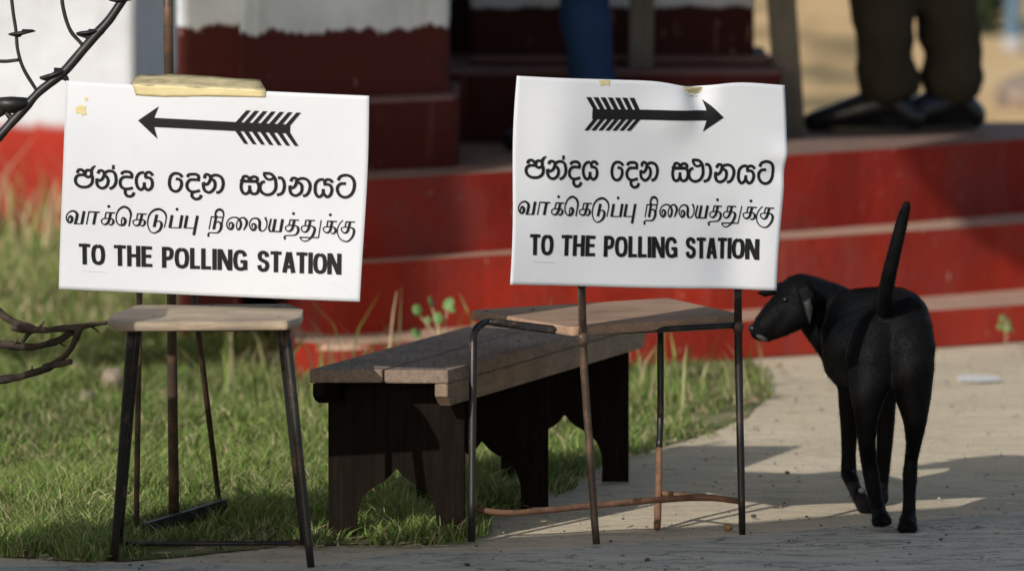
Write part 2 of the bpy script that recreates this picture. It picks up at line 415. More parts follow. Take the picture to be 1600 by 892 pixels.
# grass -----------------------------------------------------------
def inside(poly, x, y):
    c = np.zeros(len(x), bool); j = len(poly)-1
    for i in range(len(poly)):
        xi, yi = poly[i]; xj, yj = poly[j]
        m_ = ((yi > y) != (yj > y)) & (x < (xj-xi)*(y-yi)/((yj-yi)+1e-12)+xi)
        c ^= m_; j = i
    return c
def fnoise(x, y, s, seed):
    return np.array([noise.noise(Vector((a*s, b*s, seed))) for a, b in zip(x, y)])
def grass(name, n, ylo, yhi, hmean, hvar, wmean, seed, label, edge_fade=True, lean=0.6, xhi=0.9, dry=0.08, xlo=None):
    r = np.random.default_rng(seed)
    y = r.uniform(ylo, yhi, n); hw = y*0.0665+0.12
    x = r.uniform(-1, 1, n)*hw
    n1 = fnoise(x, y, 5.0, seed+21.0); n2 = fnoise(x, y, 13.0, seed+33.0)
    keep = inside(lawn_poly, x + 0.10*n1, y - 0.12*n1 - 0.08*n2)
    if xlo is not None: keep &= x > xlo
    keep &= ~((x > -0.42) & (y > 18.0 + (x+0.33)*0.72))     # the steps stand here
    x, y = x[keep], y[keep]
    clump = fnoise(x, y, 9.0, seed+0.3); patch = fnoise(x, y, 2.2, seed+5.3); fine = fnoise(x, y, 30., seed+9.1)
    # thin out in bare patches and toward the path
    right = np.clip((x + 0.02 + (y-15.2)*-0.05)/0.35, 0, 1)
    dens = 0.72 + 1.5*clump + 0.7*patch - 0.35*right - 0.9*np.clip((x-0.22-(y-16)*0.05)/0.25,0,1)*(0.6-clump)
    k2 = r.uniform(0,1,len(x)) < dens
    x, y, clump, patch, fine, right = (a[k2] for a in (x, y, clump, patch, fine, right))
    n = len(x)
    h = hmean*(1 + 0.9*clump + 0.5*patch)*r.uniform(1-hvar, 1+hvar, n)*(1-0.35*right)
    h = np.clip(h, 0.008, None)
    az = r.uniform(0, 2*np.pi, n) + 0; ln = h*r.uniform(0.15, 1, n)*lean*1.3
    dx, dy = np.cos(az)*ln, np.sin(az)*ln
    w = wmean*r.uniform(0.6, 1.4, n)
    fa = r.uniform(0, np.pi, n); px, py = np.cos(fa)*w*0.5, np.sin(fa)*w*0.5
    V = np.zeros((n,5,3))
    V[:,0] = np.stack([x-px, y-py, np.zeros(n)], 1); V[:,1] = np.stack([x+px, y+py, np.zeros(n)], 1)
    V[:,2] = np.stack([x+px*.8+dx*.35, y+py*.8+dy*.35, h*.6], 1); V[:,3] = np.stack([x-px*.8+dx*.35, y-py*.8+dy*.35, h*.6], 1)
    V[:,4] = np.stack([x+dx, y+dy, h*(0.95)], 1)
    base = np.arange(n)[:,None]*5
    quad = base + np.array([[0,1,2,3]]); tri = base + np.array([[3,2,4]])
    me = bpy.data.meshes.new(name)
    me.vertices.add(n*5); me.vertices.foreach_set('co', V.reshape(-1))
    me.loops.add(n*7); me.polygons.add(n*2)
    li = np.concatenate([quad, tri], 1).reshape(-1)
    me.loops.foreach_set('vertex_index', li)
    ls = (np.arange(n)[:,None]*7 + np.array([[0,4]])).reshape(-1)
    me.polygons.foreach_set('loop_start', ls)
    me.polygons.foreach_set('loop_total', np.tile([4,3], n))
    me.update()
    g1 = np.array([0.115,0.175,0.035]); g2 = np.array([0.215,0.30,0.07]); g3 = np.array([0.38,0.37,0.16]); dr = np.array([0.47,0.39,0.22])
    t = np.clip(0.45 + patch*0.9 + fine*0.4 + r.normal(0,0.22,n), 0, 1)[:,None]
    c = g1*(1-t) + g2*t
    yy = (r.uniform(0,1,n) < (0.16 + 0.25*np.clip(-patch,0,1)))[:,None]; c = np.where(yy, g3, c)
    dd = (r.uniform(0,1,n) < (dry + 0.35*np.clip(-clump-0.05,0,1) + 0.15*right))[:,None]; c = np.where(dd, dr, c)
    c = c*r.uniform(0.7, 1.25, n)[:,None]*(1+0.25*np.clip(patch,-0.6,0.6))[:,None]
    ca = me.color_attributes.new('tint', 'FLOAT_COLOR', 'POINT')
    cc = np.ones((n,5,4)); cc[:,:,:3] = c[:,None,:]
    ca.data.foreach_set('color', cc.reshape(-1))
    o = link(name, me, M_grass)
    tag(o, label, 'grass', kind='stuff')
    return o
grass('grass', 110000, 14.4, 16.2, 0.026, 0.6, 0.0028, 11, 'short green lawn grass round the stool, bench and chair legs', lean=0.9)
grass('grass', 90000, 16.2, 19.2, 0.027, 0.6, 0.0038, 12, 'longer green grass growing behind the bench up to the red steps', lean=0.9)
grass('grass', 80000, 19.0, 22.4, 0.042, 0.7, 0.006, 13, 'rough dry-tipped grass growing along the foot of the whitewashed wall', dry=0.24)
grass('grass', 45000, 14.4, 17.0, 0.017, 0.5, 0.0062, 16, 'low broad-leaved ground cover among the grass near the stool', dry=0.10, lean=1.4)
grass('grass', 1600, 21.0, 22.1, 0.16, 0.5, 0.007, 14, 'tall straggly grass tufts against the red base of the wall', dry=0.5, lean=0.5)
grass('grass', 900, 17.0, 18.3, 0.12, 0.4, 0.006, 15, 'tall grass tufts beside the left end of the steps', dry=0.2, lean=0.5, xlo=-0.62)

# ---------------------------------------------------------------- building
def quad_prism(name, x0, x1, y0, y1, z0, z1, m, parent, bevel=0.006):
    return prism(name, [(x0,y0),(x1,y0),(x1,y1),(x0,y1)], z0, z1, m, parent, bevel)
bl = thing('whitewashed_wall', 'whitewashed wall with a red painted base, sunlit, left behind the lawn', 'wall', (-3.0,22.0,0))
quad_prism('wall', -9.0, -0.983, 22.0, 24.8, 0, 1.35, M_wall, bl, 0.02)


bd = thing('porch_building', 'porch building with whitewashed piers and dark red dado behind the steps', 'building', (-0.35,18.6,0.41))
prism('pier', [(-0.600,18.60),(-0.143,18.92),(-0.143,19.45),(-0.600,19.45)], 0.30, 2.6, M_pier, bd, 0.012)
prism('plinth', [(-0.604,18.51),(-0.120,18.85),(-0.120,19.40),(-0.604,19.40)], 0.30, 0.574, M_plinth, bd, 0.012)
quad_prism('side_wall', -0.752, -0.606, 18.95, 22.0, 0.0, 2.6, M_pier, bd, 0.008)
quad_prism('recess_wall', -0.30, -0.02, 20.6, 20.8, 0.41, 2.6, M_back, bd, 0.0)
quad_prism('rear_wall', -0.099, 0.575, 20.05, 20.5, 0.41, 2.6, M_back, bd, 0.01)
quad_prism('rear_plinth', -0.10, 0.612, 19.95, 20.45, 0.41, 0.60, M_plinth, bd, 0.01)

# the porch roof and the roof overhead: unseen, added and outlined to cast shade
def to_height(p, H):
    p = Vector(p); t = (H-p.z)/(-SD.z); return (p - SD*t)
def blocker(name, pts, H, m, parent):
    poly = [(to_height(p,H).x, to_height(p,H).y) for p in pts]
    return prism(name, poly, H, H+0.05, m, parent)
blocker('porch_shade_sheet', [(-1.03,18.40,0.0),(-0.52,18.20,0.05),(-0.33,18.15,0.13),(-0.18,18.45,0.24),(-0.02,18.80,0.34),(0.06,19.12,0.412),(0.64,19.82,0.412),(1.08,20.02,0.412),
                    (0.98,19.66,0.30),(1.13,19.55,0.14),(1.6,19.5,0.0),(4.0,20.5,0),(4.0,24.0,0),(1.6,24.6,0),(0.4,22.6,0.6),(-1.03+0.531*4.4,18.40+4.4,0.0)], 2.6, M_shade_sheet, bd)  # outline traced back along the sun from the wanted shade
br = thing('front_shade', 'unseen grey roof of the porch opposite, over the road', 'blocker', (-6,8,0))
blocker('front_shade_sheet', [(-3.0,13.95,0),(-1.2,14.62,0),(-0.62,14.78,0),(-0.12,14.92,0),(0.25,15.10,0),(0.6,15.36,0),(1.0,15.62,0),(2.2,16.3,0),(2.2,13.6,0),(-3.0,12.0,0)], 2.05, M_shade_sheet, br)
for x, y in ((-4.6,9.3),(0.9,11.0)):  # added posts out of view carrying the front sheet
    tube('post', [(x-0.0,y,0,0.05),(x,y,2.05,0.05)], M_post, br, 10, smooth=False)
for x, y in ((-3.2,14.6),(1.9,15.9)):  # added columns out of view carrying the porch sheet
    tube('shade_column', [(x,y,0,0.08),(x,y,2.6,0.08)], M_conc, bd, 12, smooth=False)

gp = thing('shade_caster', 'unseen pillar just outside the left edge of the view', 'caster', (-1.10,13.95,0))  # added out of view only to throw shade on chair and grass
quad_prism('caster', -1.27, -0.965, 13.85, 14.05, 0, 0.80, M_wall, gp, 0.01)
st = thing('entrance_steps', 'three red painted concrete steps with worn pale treads up to the porch', 'steps', (0.3,18.7,0))
def nose(pts, k=8): return [tuple(q) for q in smooth_path(pts, k)]
def step(name, front, z0, z1, m):
    f = nose(front)
    # slightly uneven, hand-finished front
    f = [(x + 0.010*noise.noise(Vector((x*9,y*9,z1*9))), y + 0.014*noise.noise(Vector((x*6,y*6,z1*7)))) for x, y in f]
    poly = f + [(3.6, 24.0) if z1 < 0.4 else (3.2,20.52), (-0.62, 20.52)]
    bm = bmesh.new()
    n_ = len(poly); b = [bm.verts.new((x,y,z0)) for x,y in poly]; t = [bm.verts.new((x,y,z1)) for x,y in poly]
    bm.faces.new(b[::-1]); bm.faces.new(t); fe = []
    for i in range(n_): bm.faces.new((b[i], b[(i+1)%n_], t[(i+1)%n_], t[i]))
    bm.edges.ensure_lookup_table()
    es = [e for i in range(len(f)-1) for e in t[i].link_edges if e.other_vert(t[i]) is t[i+1]]
    bmesh.ops.bevel(bm, geom=es, offset=0.020, segments=4, profile=0.5, affect='EDGES', clamp_overlap=True)
    return obj(name, bm, m, st)
step('step', [(-0.47,18.15),(-0.34,18.06),(0.10,18.36),(0.55,18.68),(1.16,19.10),(1.9,19.7),(3.2,20.9)], 0, 0.083, M_step)
step('step', [(-0.46,18.38),(-0.36,18.30),(0.0,18.58),(0.60,19.02),(1.19,19.54),(1.9,20.2),(3.2,21.3)], 0.0825, 0.237, M_step)
step('step', [(-0.56,18.34),(-0.33,18.42),(0.0,18.70),(0.62,19.26),(0.95,19.58),(1.25,19.90),(1.9,20.4),(2.6,20.5)], 0.2365, 0.412, M_floor)
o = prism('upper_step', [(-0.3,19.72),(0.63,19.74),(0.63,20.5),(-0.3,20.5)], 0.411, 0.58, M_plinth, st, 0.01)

# leaning grey posts on the porch
def board_post(label, u0, v0, u1, v1, y, w, d, H=2.4):
    a = P(u1, v1, y); b = P(u0, v0, y); a.z = 0.412
    dirv = (b-a); dirv = dirv/dirv.z
    t_ = thing('wooden_post', label, 'post', a)
    bm = bmesh.new()
    for (xa, za) in ((0,0),):
        vs = []
        for z in (0, 0.6, 1.2, H):
            c = a + dirv*z
            vs.append([bm.verts.new(c+Vector((sx*w/2, sy*d/2, 0))) for sx,sy in ((-1,-1),(1,-1),(1,1),(-1,1))])
        for i in range(3):
            for j in range(4): bm.faces.new((vs[i][j], vs[i][(j+1)%4], vs[i+1][(j+1)%4], vs[i+1][j]))
        bm.faces.new(vs[0][::-1]); bm.faces.new(vs[-1])
        bmesh.ops.bevel(bm, geom=[e for e in bm.edges if abs((e.verts[0].co-e.verts[1].co).z) > 0.3], offset=0.004, segments=2, affect='EDGES')
    obj('post', bm, M_post, t_)
board_post('wide grey-brown wooden post on the porch between the blue and olive trousers, right one', 1221, 0, 1236, 195, 20.0, 0.068, 0.06)
board_post('narrow brown wooden post behind the right polling sign, beside the blue trousers', 1003, 0, 1000, 200, 19.9, 0.058, 0.05)

# far yard
t_ = thing('blue_pole', 'light blue painted pole on a grey base in the sunny yard', 'pole', (1.89,31.8,0))
tube('pole', [(1.89,31.8,0.05,0.032),(1.89,31.8,2.6,0.032)], M_blue, t_, 14, smooth=False)
tube('base', [(1.89,31.8,-0.01,0.045),(1.89,31.8,0.06,0.045)], M_conc, t_, 14, smooth=False)
def leaf_ball(name, c, rx, ry, rz, n, size, m, label, cat):
    bm = bmesh.new(); r = random.Random(5)
    for i in range(n):
        d = Vector((r.gauss(0,1), r.gauss(0,1), r.gauss(0,1))).normalized()*r.uniform(0.45,1)**0.5
        p = Vector(c)+Vector((d.x*rx, d.y*ry, d.z*rz))*(1+0.35*noise.noise(d*2.3))
        if p.z < 0.01: continue
        a = Vector((r.gauss(0,1), r.gauss(0,1), r.gauss(0,1))).normalized(); b = a.orthogonal().normalized()*size*0.4; a = a*size
        bm.faces.new([bm.verts.new(p-a), bm.verts.new(p+b), bm.verts.new(p+a), bm.verts.new(p-b)])
    t2 = thing(name, label, cat, (c[0],c[1],0))
    o = obj('foliage', bm, m, t2); o['kind'] = 'stuff'
    tube('stem', [(c[0],c[1],0,0.04),(c[0]+0.05,c[1],c[2],0.02)], M_bark, t2, 8)
leaf_ball('bush', (1.80,33.2,0.38), 0.20, 0.25, 0.50, 1500, 0.04, M_bush, 'dark green bush in the sunny yard left of the blue pole', 'bush')
bm = bmesh.new(); bmesh.ops.create_icosphere(bm, subdivisions=3, radius=1.0)
for v in bm.verts: v.co = v.co*(1+0.22*noise.noise(v.co*1.7)); v.co = Vector((1.79+v.co.x*0.16, 28.3+v.co.y*0.2, 0.02+v.co.z*0.11))
tag(obj('boulder', bm, M_stone, origin=(1.79,28.3,0), smooth=True), 'pale rounded boulder on the yard below the blue pole', 'rock')

# ================================================================ SIGNS
RQ = [(808,119),(1227,134),(1212,454),(795,444)]      # seen corners of the right notice
LQ = [(104,126),(577,150),(564,471),(92,452)]
def bil(q, s, t):
    a, b, c, d = q
    return a*(1-s)*(1-t) + b*s*(1-t) + c*s*t + d*(1-s)*t
def inv_bil(q, x, y):
    A = [np.array(p, float) for p in q]; s = t = 0.5; T = np.array([x,y], float)
    for _ in range(12):
        f = bil(A, s, t)-T
        ds = (A[1]-A[0])*(1-t)+(A[2]-A[3])*t; dt = (A[3]-A[0])*(1-s)+(A[2]-A[1])*s
        J = np.array([ds, dt]).T; d = np.linalg.solve(J, f); s -= d[0]; t -= d[1]
    return s, t
class Paper:
    def __init__(s, quad, ys, bend):
        s.C = [P(u, v, y) for (u,v), y in zip(quad, ys)]; s.bend = bend
        s.n = (s.C[1]-s.C[0]).cross(s.C[3]-s.C[0]).normalized()
        if s.n.y > 0: s.n = -s.n
        s.right = (s.C[1]-s.C[0]).normalized(); s.down = (s.C[3]-s.C[0]).normalized()
    def at(s, u, v, off=0.0):
        p = bil(s.C, u, v); dn, dr, dd = s.bend(u, v)
        return p + s.n*(dn+off) + s.right*dr + s.down*dd
def g(x, c, w): return math.exp(-((x-c)/w)**2)
def bend_left(u, v):
    return (0.006*math.sin(u*3.1) + 0.004*math.sin(v*4+u*3) + 0.003*g(u,0.05,0.1)*g(v,0.1,0.2), 0.0012*math.sin(v*5), 0)
def bend_right(u, v):
    dn = 0.010*math.sin(v*3.0+0.5)*(u-0.3) + 0.006*math.sin(u*5.5+v*2) + 0.004*math.sin(u*9-v*3)
    dn -= 0.020*g(u,0.685,0.045)*g(v,0.03,0.13)           # the pinch under the torn tape
    dn += 0.011*g(u,0.60,0.10)*g(v,0.16,0.10)
    dn += 0.010*g(u,0.15,0.10)*g(v,0.35,0.35)
    dn += 0.006*g(u,1.0,0.05)*g(v,0.33,0.06) - 0.006*g(u,0.97,0.04)*g(v,0.42,0.06)
    dn += -0.012*g(u,0.85,0.10)*g(v,0.85,0.25) + 0.006*g(u,1.0,0.1)*g(v,0.9,0.3)
    dr = 0.006*math.sin(v*6.3-0.4)*max(0,u-0.5)*2*0.6 - 0.002*g(u,1,0.1)*g(v,0.40,0.08) - 0.005*math.sin(v*6.3)*max(0,0.5-u)*2*0.5
    dd = 0.009*g(u,0.66,0.10)*max(0,1-v*9) - 0.003*g(u,0.85,0.12)*max(0,1-v*9) + 0.003*max(0,v-0.7)*math.sin(u*4)
    return dn, dr, dd
paperL = Paper(LQ, (14.80,14.63,14.65,14.83), bend_left)
paperR = Paper(RQ, (14.65,14.86,14.87,14.66), bend_right)

def paper_mesh(pp, name, parent, nu=72, nv=52):
    bm = bmesh.new(); g_ = [[bm.verts.new(pp.at(i/nu, j/nv)) for i in range(nu+1)] for j in range(nv+1)]
    for j in range(nv):
        for i in range(nu): bm.faces.new((g_[j][i], g_[j][i+1], g_[j+1][i+1], g_[j+1][i]))
    o = obj(name, bm, M_paper, parent, smooth=True)
    sm = o.modifiers.new('thickness', 'SOLIDIFY'); sm.thickness = 0.0008; sm.offset = 0
    return o
layer = [0]
def ribbon(bm, pts, conv, cap=True, k=6):
    """pts (x,y,w) in art coordinates; conv maps art -> 3D"""
    layer[0] += 1; off = 0.0016 + (layer[0] % 40)*0.000004
    p = smooth_path(pts, k) if len(pts) > 2 else [np.array(q,float) for q in pts]
    if len(p) == 2:                # long straight stroke: cut it so that it follows the paper
        p = [p[0]+(p[1]-p[0])*i/4 for i in range(5)]
    L = []; R = []
    for i, q in enumerate(p):
        a = p[max(i-1,0)][:2]; b = p[min(i+1,len(p)-1)][:2]; d = b-a; d = d/(np.linalg.norm(d)+1e-9)
        nrm = np.array([-d[1], d[0]])*q[2]*0.5
        L.append(bm.verts.new(conv(q[0]+nrm[0], q[1]+nrm[1], off))); R.append(bm.verts.new(conv(q[0]-nrm[0], q[1]-nrm[1], off)))
    for i in range(len(p)-1):
        bm.faces.new((L[i], L[i+1], R[i+1], R[i]))
def dot(bm, x, y, r, conv):
    layer[0] += 1; off = 0.0016 + (layer[0] % 40)*0.000004
    bm.faces.new([bm.verts.new(conv(x+math.cos(a)*r*0.95, y+math.sin(a)*r*1.15, off)) for a in [i*math.pi/7 for i in range(14)]])
def joint(bm, x, y, r, conv): dot(bm, x, y, r, conv)

W = 53
SINH = []   # (origin x, origin y, scale, strokes)
SINH.append((810,235,11.89,[
 [(158,242),(172,190),(215,172),(255,195),(280,240),(300,290),(345,308),(385,285),(398,235),(380,190),(340,180),(305,195),(288,245)],
 [(290,272),(200,272),(145,305),(125,370),(145,440),(200,485),(270,497),(340,482),(395,430),(412,360),(408,280)],
 [(392,200,50),(415,140,50),(465,95,22)],
 [(505,242),(520,195),(560,182),(598,205),(608,255),(580,330),(540,365),(500,365),(484,330)],
 [(600,270),(650,300),(673,370),(650,460),(580,510),(510,480),(482,410),(487,330)],
 [(605,250),(650,200),(720,187),(780,225),(804,320),(795,420),(750,490),(692,518)],
 [(762,75,46),(760,158,46)],
 [(893,248),(920,207),(980,193),(1040,207),(1067,250),(1062,305)],
 [(1085,300),(980,290),(920,303),(880,350),(873,420),(895,480),(950,514),(1010,512),(1083,492)],
 [(958,515),(955,590),(985,640),(1030,653),(1078,630),(1102,575)],
 [(1272,202),(1200,218),(1150,290),(1140,380),(1160,470),(1205,522),(1250,500),(1270,450),(1272,385)],
]))
SINH.append((910,235,11.89,[
 [(82,385),(88,470),(140,527),(195,490),(217,420),(205,340),(170,302),(95,292)],
 [(110,300),(105,240),(130,205),(170,197),(205,220),(222,262)],
 [(712,278),(680,232),(630,210),(570,215),(522,265),(500,350),(500,430),(530,510),(590,543),(650,520),(690,450),(695,370),(670,325),(605,307)],
 [(793,275),(820,230),(880,217),(950,225),(978,260),(975,330)],
 [(1000,325),(890,318),(830,330),(790,390),(785,450),(810,510),(860,543),(920,542),(998,518)],
 [(870,545),(865,620),(900,668),(950,680),(1000,650),(1017,600)],
 [(1077,295),(1085,235),(1120,217),(1160,240),(1172,290),(1150,360),(1110,402),(1070,393),(1055,360)],
 [(1165,300),(1225,325),(1246,400),(1225,490),(1150,552),(1080,520),(1055,450),(1055,370)],
 [(1165,290),(1205,242),(1270,228),(1340,260),(1375,335),(1375,420),(1350,500),(1310,543),(1262,553)],
]))
SINH.append((1040,235,11.89,[
 [(118,345),(150,295),(165,250),(205,240),(245,262),(268,310)],
 [(262,310),(300,258),(350,248),(388,275),(388,330)],
 [(112,330,60),(395,335,60)],
 [(140,340),(125,400),(125,470),(148,540),(190,568),(238,545),(260,490),(262,410)],
 [(262,480),(285,545),(330,568),(385,545),(410,470),(408,400),(385,345)],
 [(512,335),(465,350),(432,410),(435,490),(480,555),(550,580),(630,550),(680,470),(688,380),(675,280),(640,218),(590,185),(485,180)],
 [(495,185,46),(515,245,46),(555,290,46),(610,292,46),(650,265,46)],
 [(722,264),(775,262),(810,310),(825,390),(815,480),(780,550),(702,582)],
]))
SINH.append((1120,235,11.89,[
 [(-21,328),(0,272),(40,262),(78,285),(72,320),(55,390),(15,440),(-20,440),(-42,400)],
 [(75,340),(140,370),(158,440),(140,530),(60,587),(-10,560),(-36,490),(-36,405)],
 [(75,310),(120,275),(190,268),(250,300),(285,370),(285,450),(260,530),(220,578),(170,590)],
 [(512,280),(440,290),(385,350),(370,440),(375,530),(415,600),(460,590),(495,540),(500,455)],
 [(500,530),(555,602),(610,572),(638,490),(630,420),(590,375),(505,372)],
 [(525,375),(530,305),(580,281),(625,297),(652,338)],
 [(742,295),(770,230),(830,200),(900,200),(960,235),(997,310),(1000,410),(975,510),(920,580),(850,606),(780,580),(735,510),(728,430),(760,372),(800,352),(866,352)],
]))
SINH = [(ox,oy,s,[[tuple(p) if len(p)==3 else (*p,W) for p in st_] for st_ in sts]) for ox,oy,s,sts in SINH]
TAM = []
TAM.append((800,295,12.74,[
 [(128,450,20),(138,385,26),(170,350,40),(198,385,50),(190,450,50),(150,478,42),(108,440,28),(95,370,20),(130,290,22),(200,247,34),(262,265,44),(290,320,52),(278,400,52),(255,495,48)],
 [(225,500,20),(385,500,20)], [(415,245,50),(370,502,50)],
 [(500,258,22),(455,512,22)], [(490,258,28),(695,262,28)], [(625,265,50),(580,510,50)],
 [(800,265,26),(967,268,26)], [(806,265,24),(782,390,24)],
 [(890,270,50),(875,340,48),(855,430,48),(820,485,45),(780,505,30),(735,480,22),(722,430,22),(755,390,22),(830,383,22),(900,385,26),(935,425,42),(930,470,42),(895,510,30),(858,500,26)],
 [(1210,535,26),(1235,380,28),(1247,290,38),(1220,200,44),(1160,150,46),(1100,150,42),(1030,210,30),(990,310,24),(985,400,24),(1010,480,26),(1060,515,32),(1120,500,46),(1148,430,52),(1130,372,42),(1095,370,26),(1078,430,22),(1080,500,22)],
],[(855,143)]))
TAM.append((890,295,12.74,[
 [(215,277,26),(382,282,26)], [(220,277,24),(200,395,24)],
 [(300,280,48),(285,350,46),(265,440,46),(235,500,42),(190,515,30),(145,480,22),(138,430,22),(175,400,22),(240,398,22),(310,395,26),(345,430,42),(340,480,42),(305,520,28),(268,505,24)],
 [(560,285,52),(510,537,52)],
 [(555,428,20),(600,415,24),(635,450,46),(640,510,50),(610,590,45),(550,640,32),(490,655,24),(435,610,22),(400,510,22),(400,400,24),(430,290,30),(490,215,38),(560,180,46),(630,185,44),(695,240,40),(725,320,28),(715,420,20),(690,545,20)],
 [(830,290,52),(787,545,52)], [(765,540,20),(985,545,20)], [(1005,290,50),(965,547,50)],
 [(1095,295,52),(1052,545,52)], [(1030,542,20),(1230,545,20)], [(1275,295,50),(1208,685,50)],
],[(917,173)]))
TAM.append((1000,295,12.74,[
 [(120,300,20),(75,562,20)], [(110,312,24),(325,320,24)], [(205,280,42),(158,562,52)],
 [(192,330,36),(190,250,34),(215,185,42),(265,165,52),(312,190,42),(333,260,26),(320,340,24),(303,440,26),(295,520,36),(255,600,38),(200,630,26),(90,628,22),(65,665,36),(66,710,34)],
 [(205,420,22),(250,410,28),(282,445,42),(290,510,45),(268,580,40)],
 [(438,505,20),(430,445,24),(465,422,36),(498,460,44),(482,530,48),(440,550,46),(395,500,28),(388,430,20),(430,350,22),(500,315,26),(570,325,32),(620,380,42),(635,460,44),(610,540,40),(580,558,28),(560,510,22),(560,440,20),(590,370,22),(650,320,26),(700,330,38),(735,390,46),(730,460,42),(700,530,30),(680,568,20)],
 [(836,515,20),(828,455,24),(865,437,36),(893,480,44),(880,540,46),(840,560,44),(795,510,26),(785,430,20),(820,350,24),(880,325,30),(940,345,42),(962,410,48),(957,500,48),(970,560,42),(1010,578,24),(1060,540,20),(1087,450,20),(1080,370,28),(1055,305,40)],
 [(1160,330,30),(1135,450,34),(1122,530,34),(1145,578,30)], [(1125,580,26),(1335,585,26)], [(1235,335,50),(1195,582,50)], [(1360,335,50),(1322,588,50)],
],[]))
TAM.append((1100,295,12.74,[
 [(210,347,26),(370,352,26)], [(217,345,24),(197,460,24)],
 [(290,350,48),(275,430,46),(255,520,46),(220,565,40),(175,575,26),(138,530,20),(145,480,20),(200,457,20),(300,460,24),(350,492,42),(360,550,44),(340,610,40),(290,650,26),(150,660,22),(122,690,36),(132,738,34)],
 [(485,350,26),(648,354,26)], [(490,350,24),(475,460,24)],
 [(565,350,48),(555,430,46),(530,530,46),(490,580,36),(440,575,24),(413,520,20),(430,470,20),(500,460,22),(590,465,26),(640,500,44),(640,560,46),(610,650,46),(560,720,28),(490,765,24),(430,750,22),(388,690,24)],
 [(385,688,26),(712,690,22)], [(755,340,18),(710,695,20)],
 [(865,360,26),(1030,366,26)], [(870,360,24),(855,470,24)],
 [(945,365,48),(930,450,46),(910,550,46),(865,590,36),(820,575,24),(793,530,20),(800,490,20),(850,475,20),(960,475,24),(1000,512,42),(1002,570,42),(965,607,28),(928,595,24)],
 [(1183,368,26),(1342,372,26)], [(1187,370,24),(1167,480,22)],
 [(1255,370,46),(1240,450,46),(1215,550,46),(1175,590,34),(1130,570,24),(1103,520,20),(1120,485,20),(1180,475,20),(1270,480,26),(1315,510,42),(1325,570,44),(1300,660,40),(1240,740,32),(1170,757,26),(1090,710,22),(1045,620,20),(1038,520,20),(1070,420,20),(1132,338,18)],
],[(275,222),(913,237)]))

# heavy condensed capitals in a cell 1 wide, 1 high (y down)
LT = {
 'T': (0.62,[[(0,0.085),(0.62,0.085)],[(0.31,0.0),(0.31,1)]]),
 'H': (0.66,[[(0.10,0),(0.10,1)],[(0.56,0),(0.56,1)],[(0.1,0.48),(0.56,0.48)]]),
 'E': (0.54,[[(0.10,0),(0.10,1)],[(0.02,0.085),(0.54,0.085)],[(0.1,0.48),(0.50,0.48)],[(0.02,0.915),(0.55,0.915)]]),
 'L': (0.50,[[(0.10,0),(0.10,1)],[(0.02,0.915),(0.50,0.915)]]),
 'I': (0.20,[[(0.10,0),(0.10,1)]]),
 'N': (0.72,[[(0.09,0),(0.09,1)],[(0.63,0),(0.63,1)],[(0.13,0.05),(0.59,0.95)]]),
 'A': (0.68,[[(0.09,1),(0.31,0.02)],[(0.59,1),(0.37,0.02)],[(0.18,0.72),(0.50,0.72)]]),
 'O': (0.72,[[(0.36,0.085),(0.17,0.16),(0.10,0.38),(0.10,0.62),(0.17,0.84),(0.36,0.915),(0.55,0.84),(0.62,0.62),(0.62,0.38),(0.55,0.16),(0.36,0.085)]]),
 'P': (0.58,[[(0.10,0),(0.10,1)],[(0.08,0.085),(0.34,0.085),(0.47,0.16),(0.49,0.31),(0.44,0.48),(0.32,0.545),(0.1,0.55)]]),
 'G': (0.72,[[(0.60,0.30),(0.52,0.14),(0.36,0.085),(0.18,0.15),(0.10,0.38),(0.10,0.62),(0.18,0.85),(0.37,0.915),(0.53,0.87),(0.61,0.78)],[(0.605,0.95),(0.605,0.50)],[(0.36,0.555),(0.68,0.555)]]),
 'S': (0.64,[[(0.53,0.29),(0.48,0.14),(0.32,0.08),(0.16,0.13),(0.11,0.27),(0.17,0.41),(0.34,0.49),(0.50,0.57),(0.54,0.73),(0.47,0.87),(0.31,0.92),(0.14,0.86),(0.09,0.69)]]),
}
def english(bm, conv, which):
    words = [('TO',105,190),('THE',220,345),('POLLING',378,655),('STATION',688,955)]
    def top(x): return 622 + (x-105)*(642-622)/850.0
    H = 77.0
    for wd, x0, x1 in words[which:which+1]:
        tot = sum(LT[c][0] for c in wd) + 0.075*(len(wd)-1); sc = (x1-x0)/tot; x = x0
        for c in wd:
            w_, sts = LT[c]
            for s_ in sts:
                pts = []
                horizontal = len(s_) == 2 and abs(s_[0][1]-s_[1][1]) < 1e-6
                for (a, b) in s_:
                    X = x + a*sc; Y = top(X) + b*H
                    wv = (11.8 if horizontal else 14.4)
                    if len(s_) > 2:
                        wv = 13.4
                    pts.append((780+X/2.348, 100+Y/2.348, wv/2.348))
                ribbon(bm, pts, conv, k=5)
            x += (w_+0.075)*sc

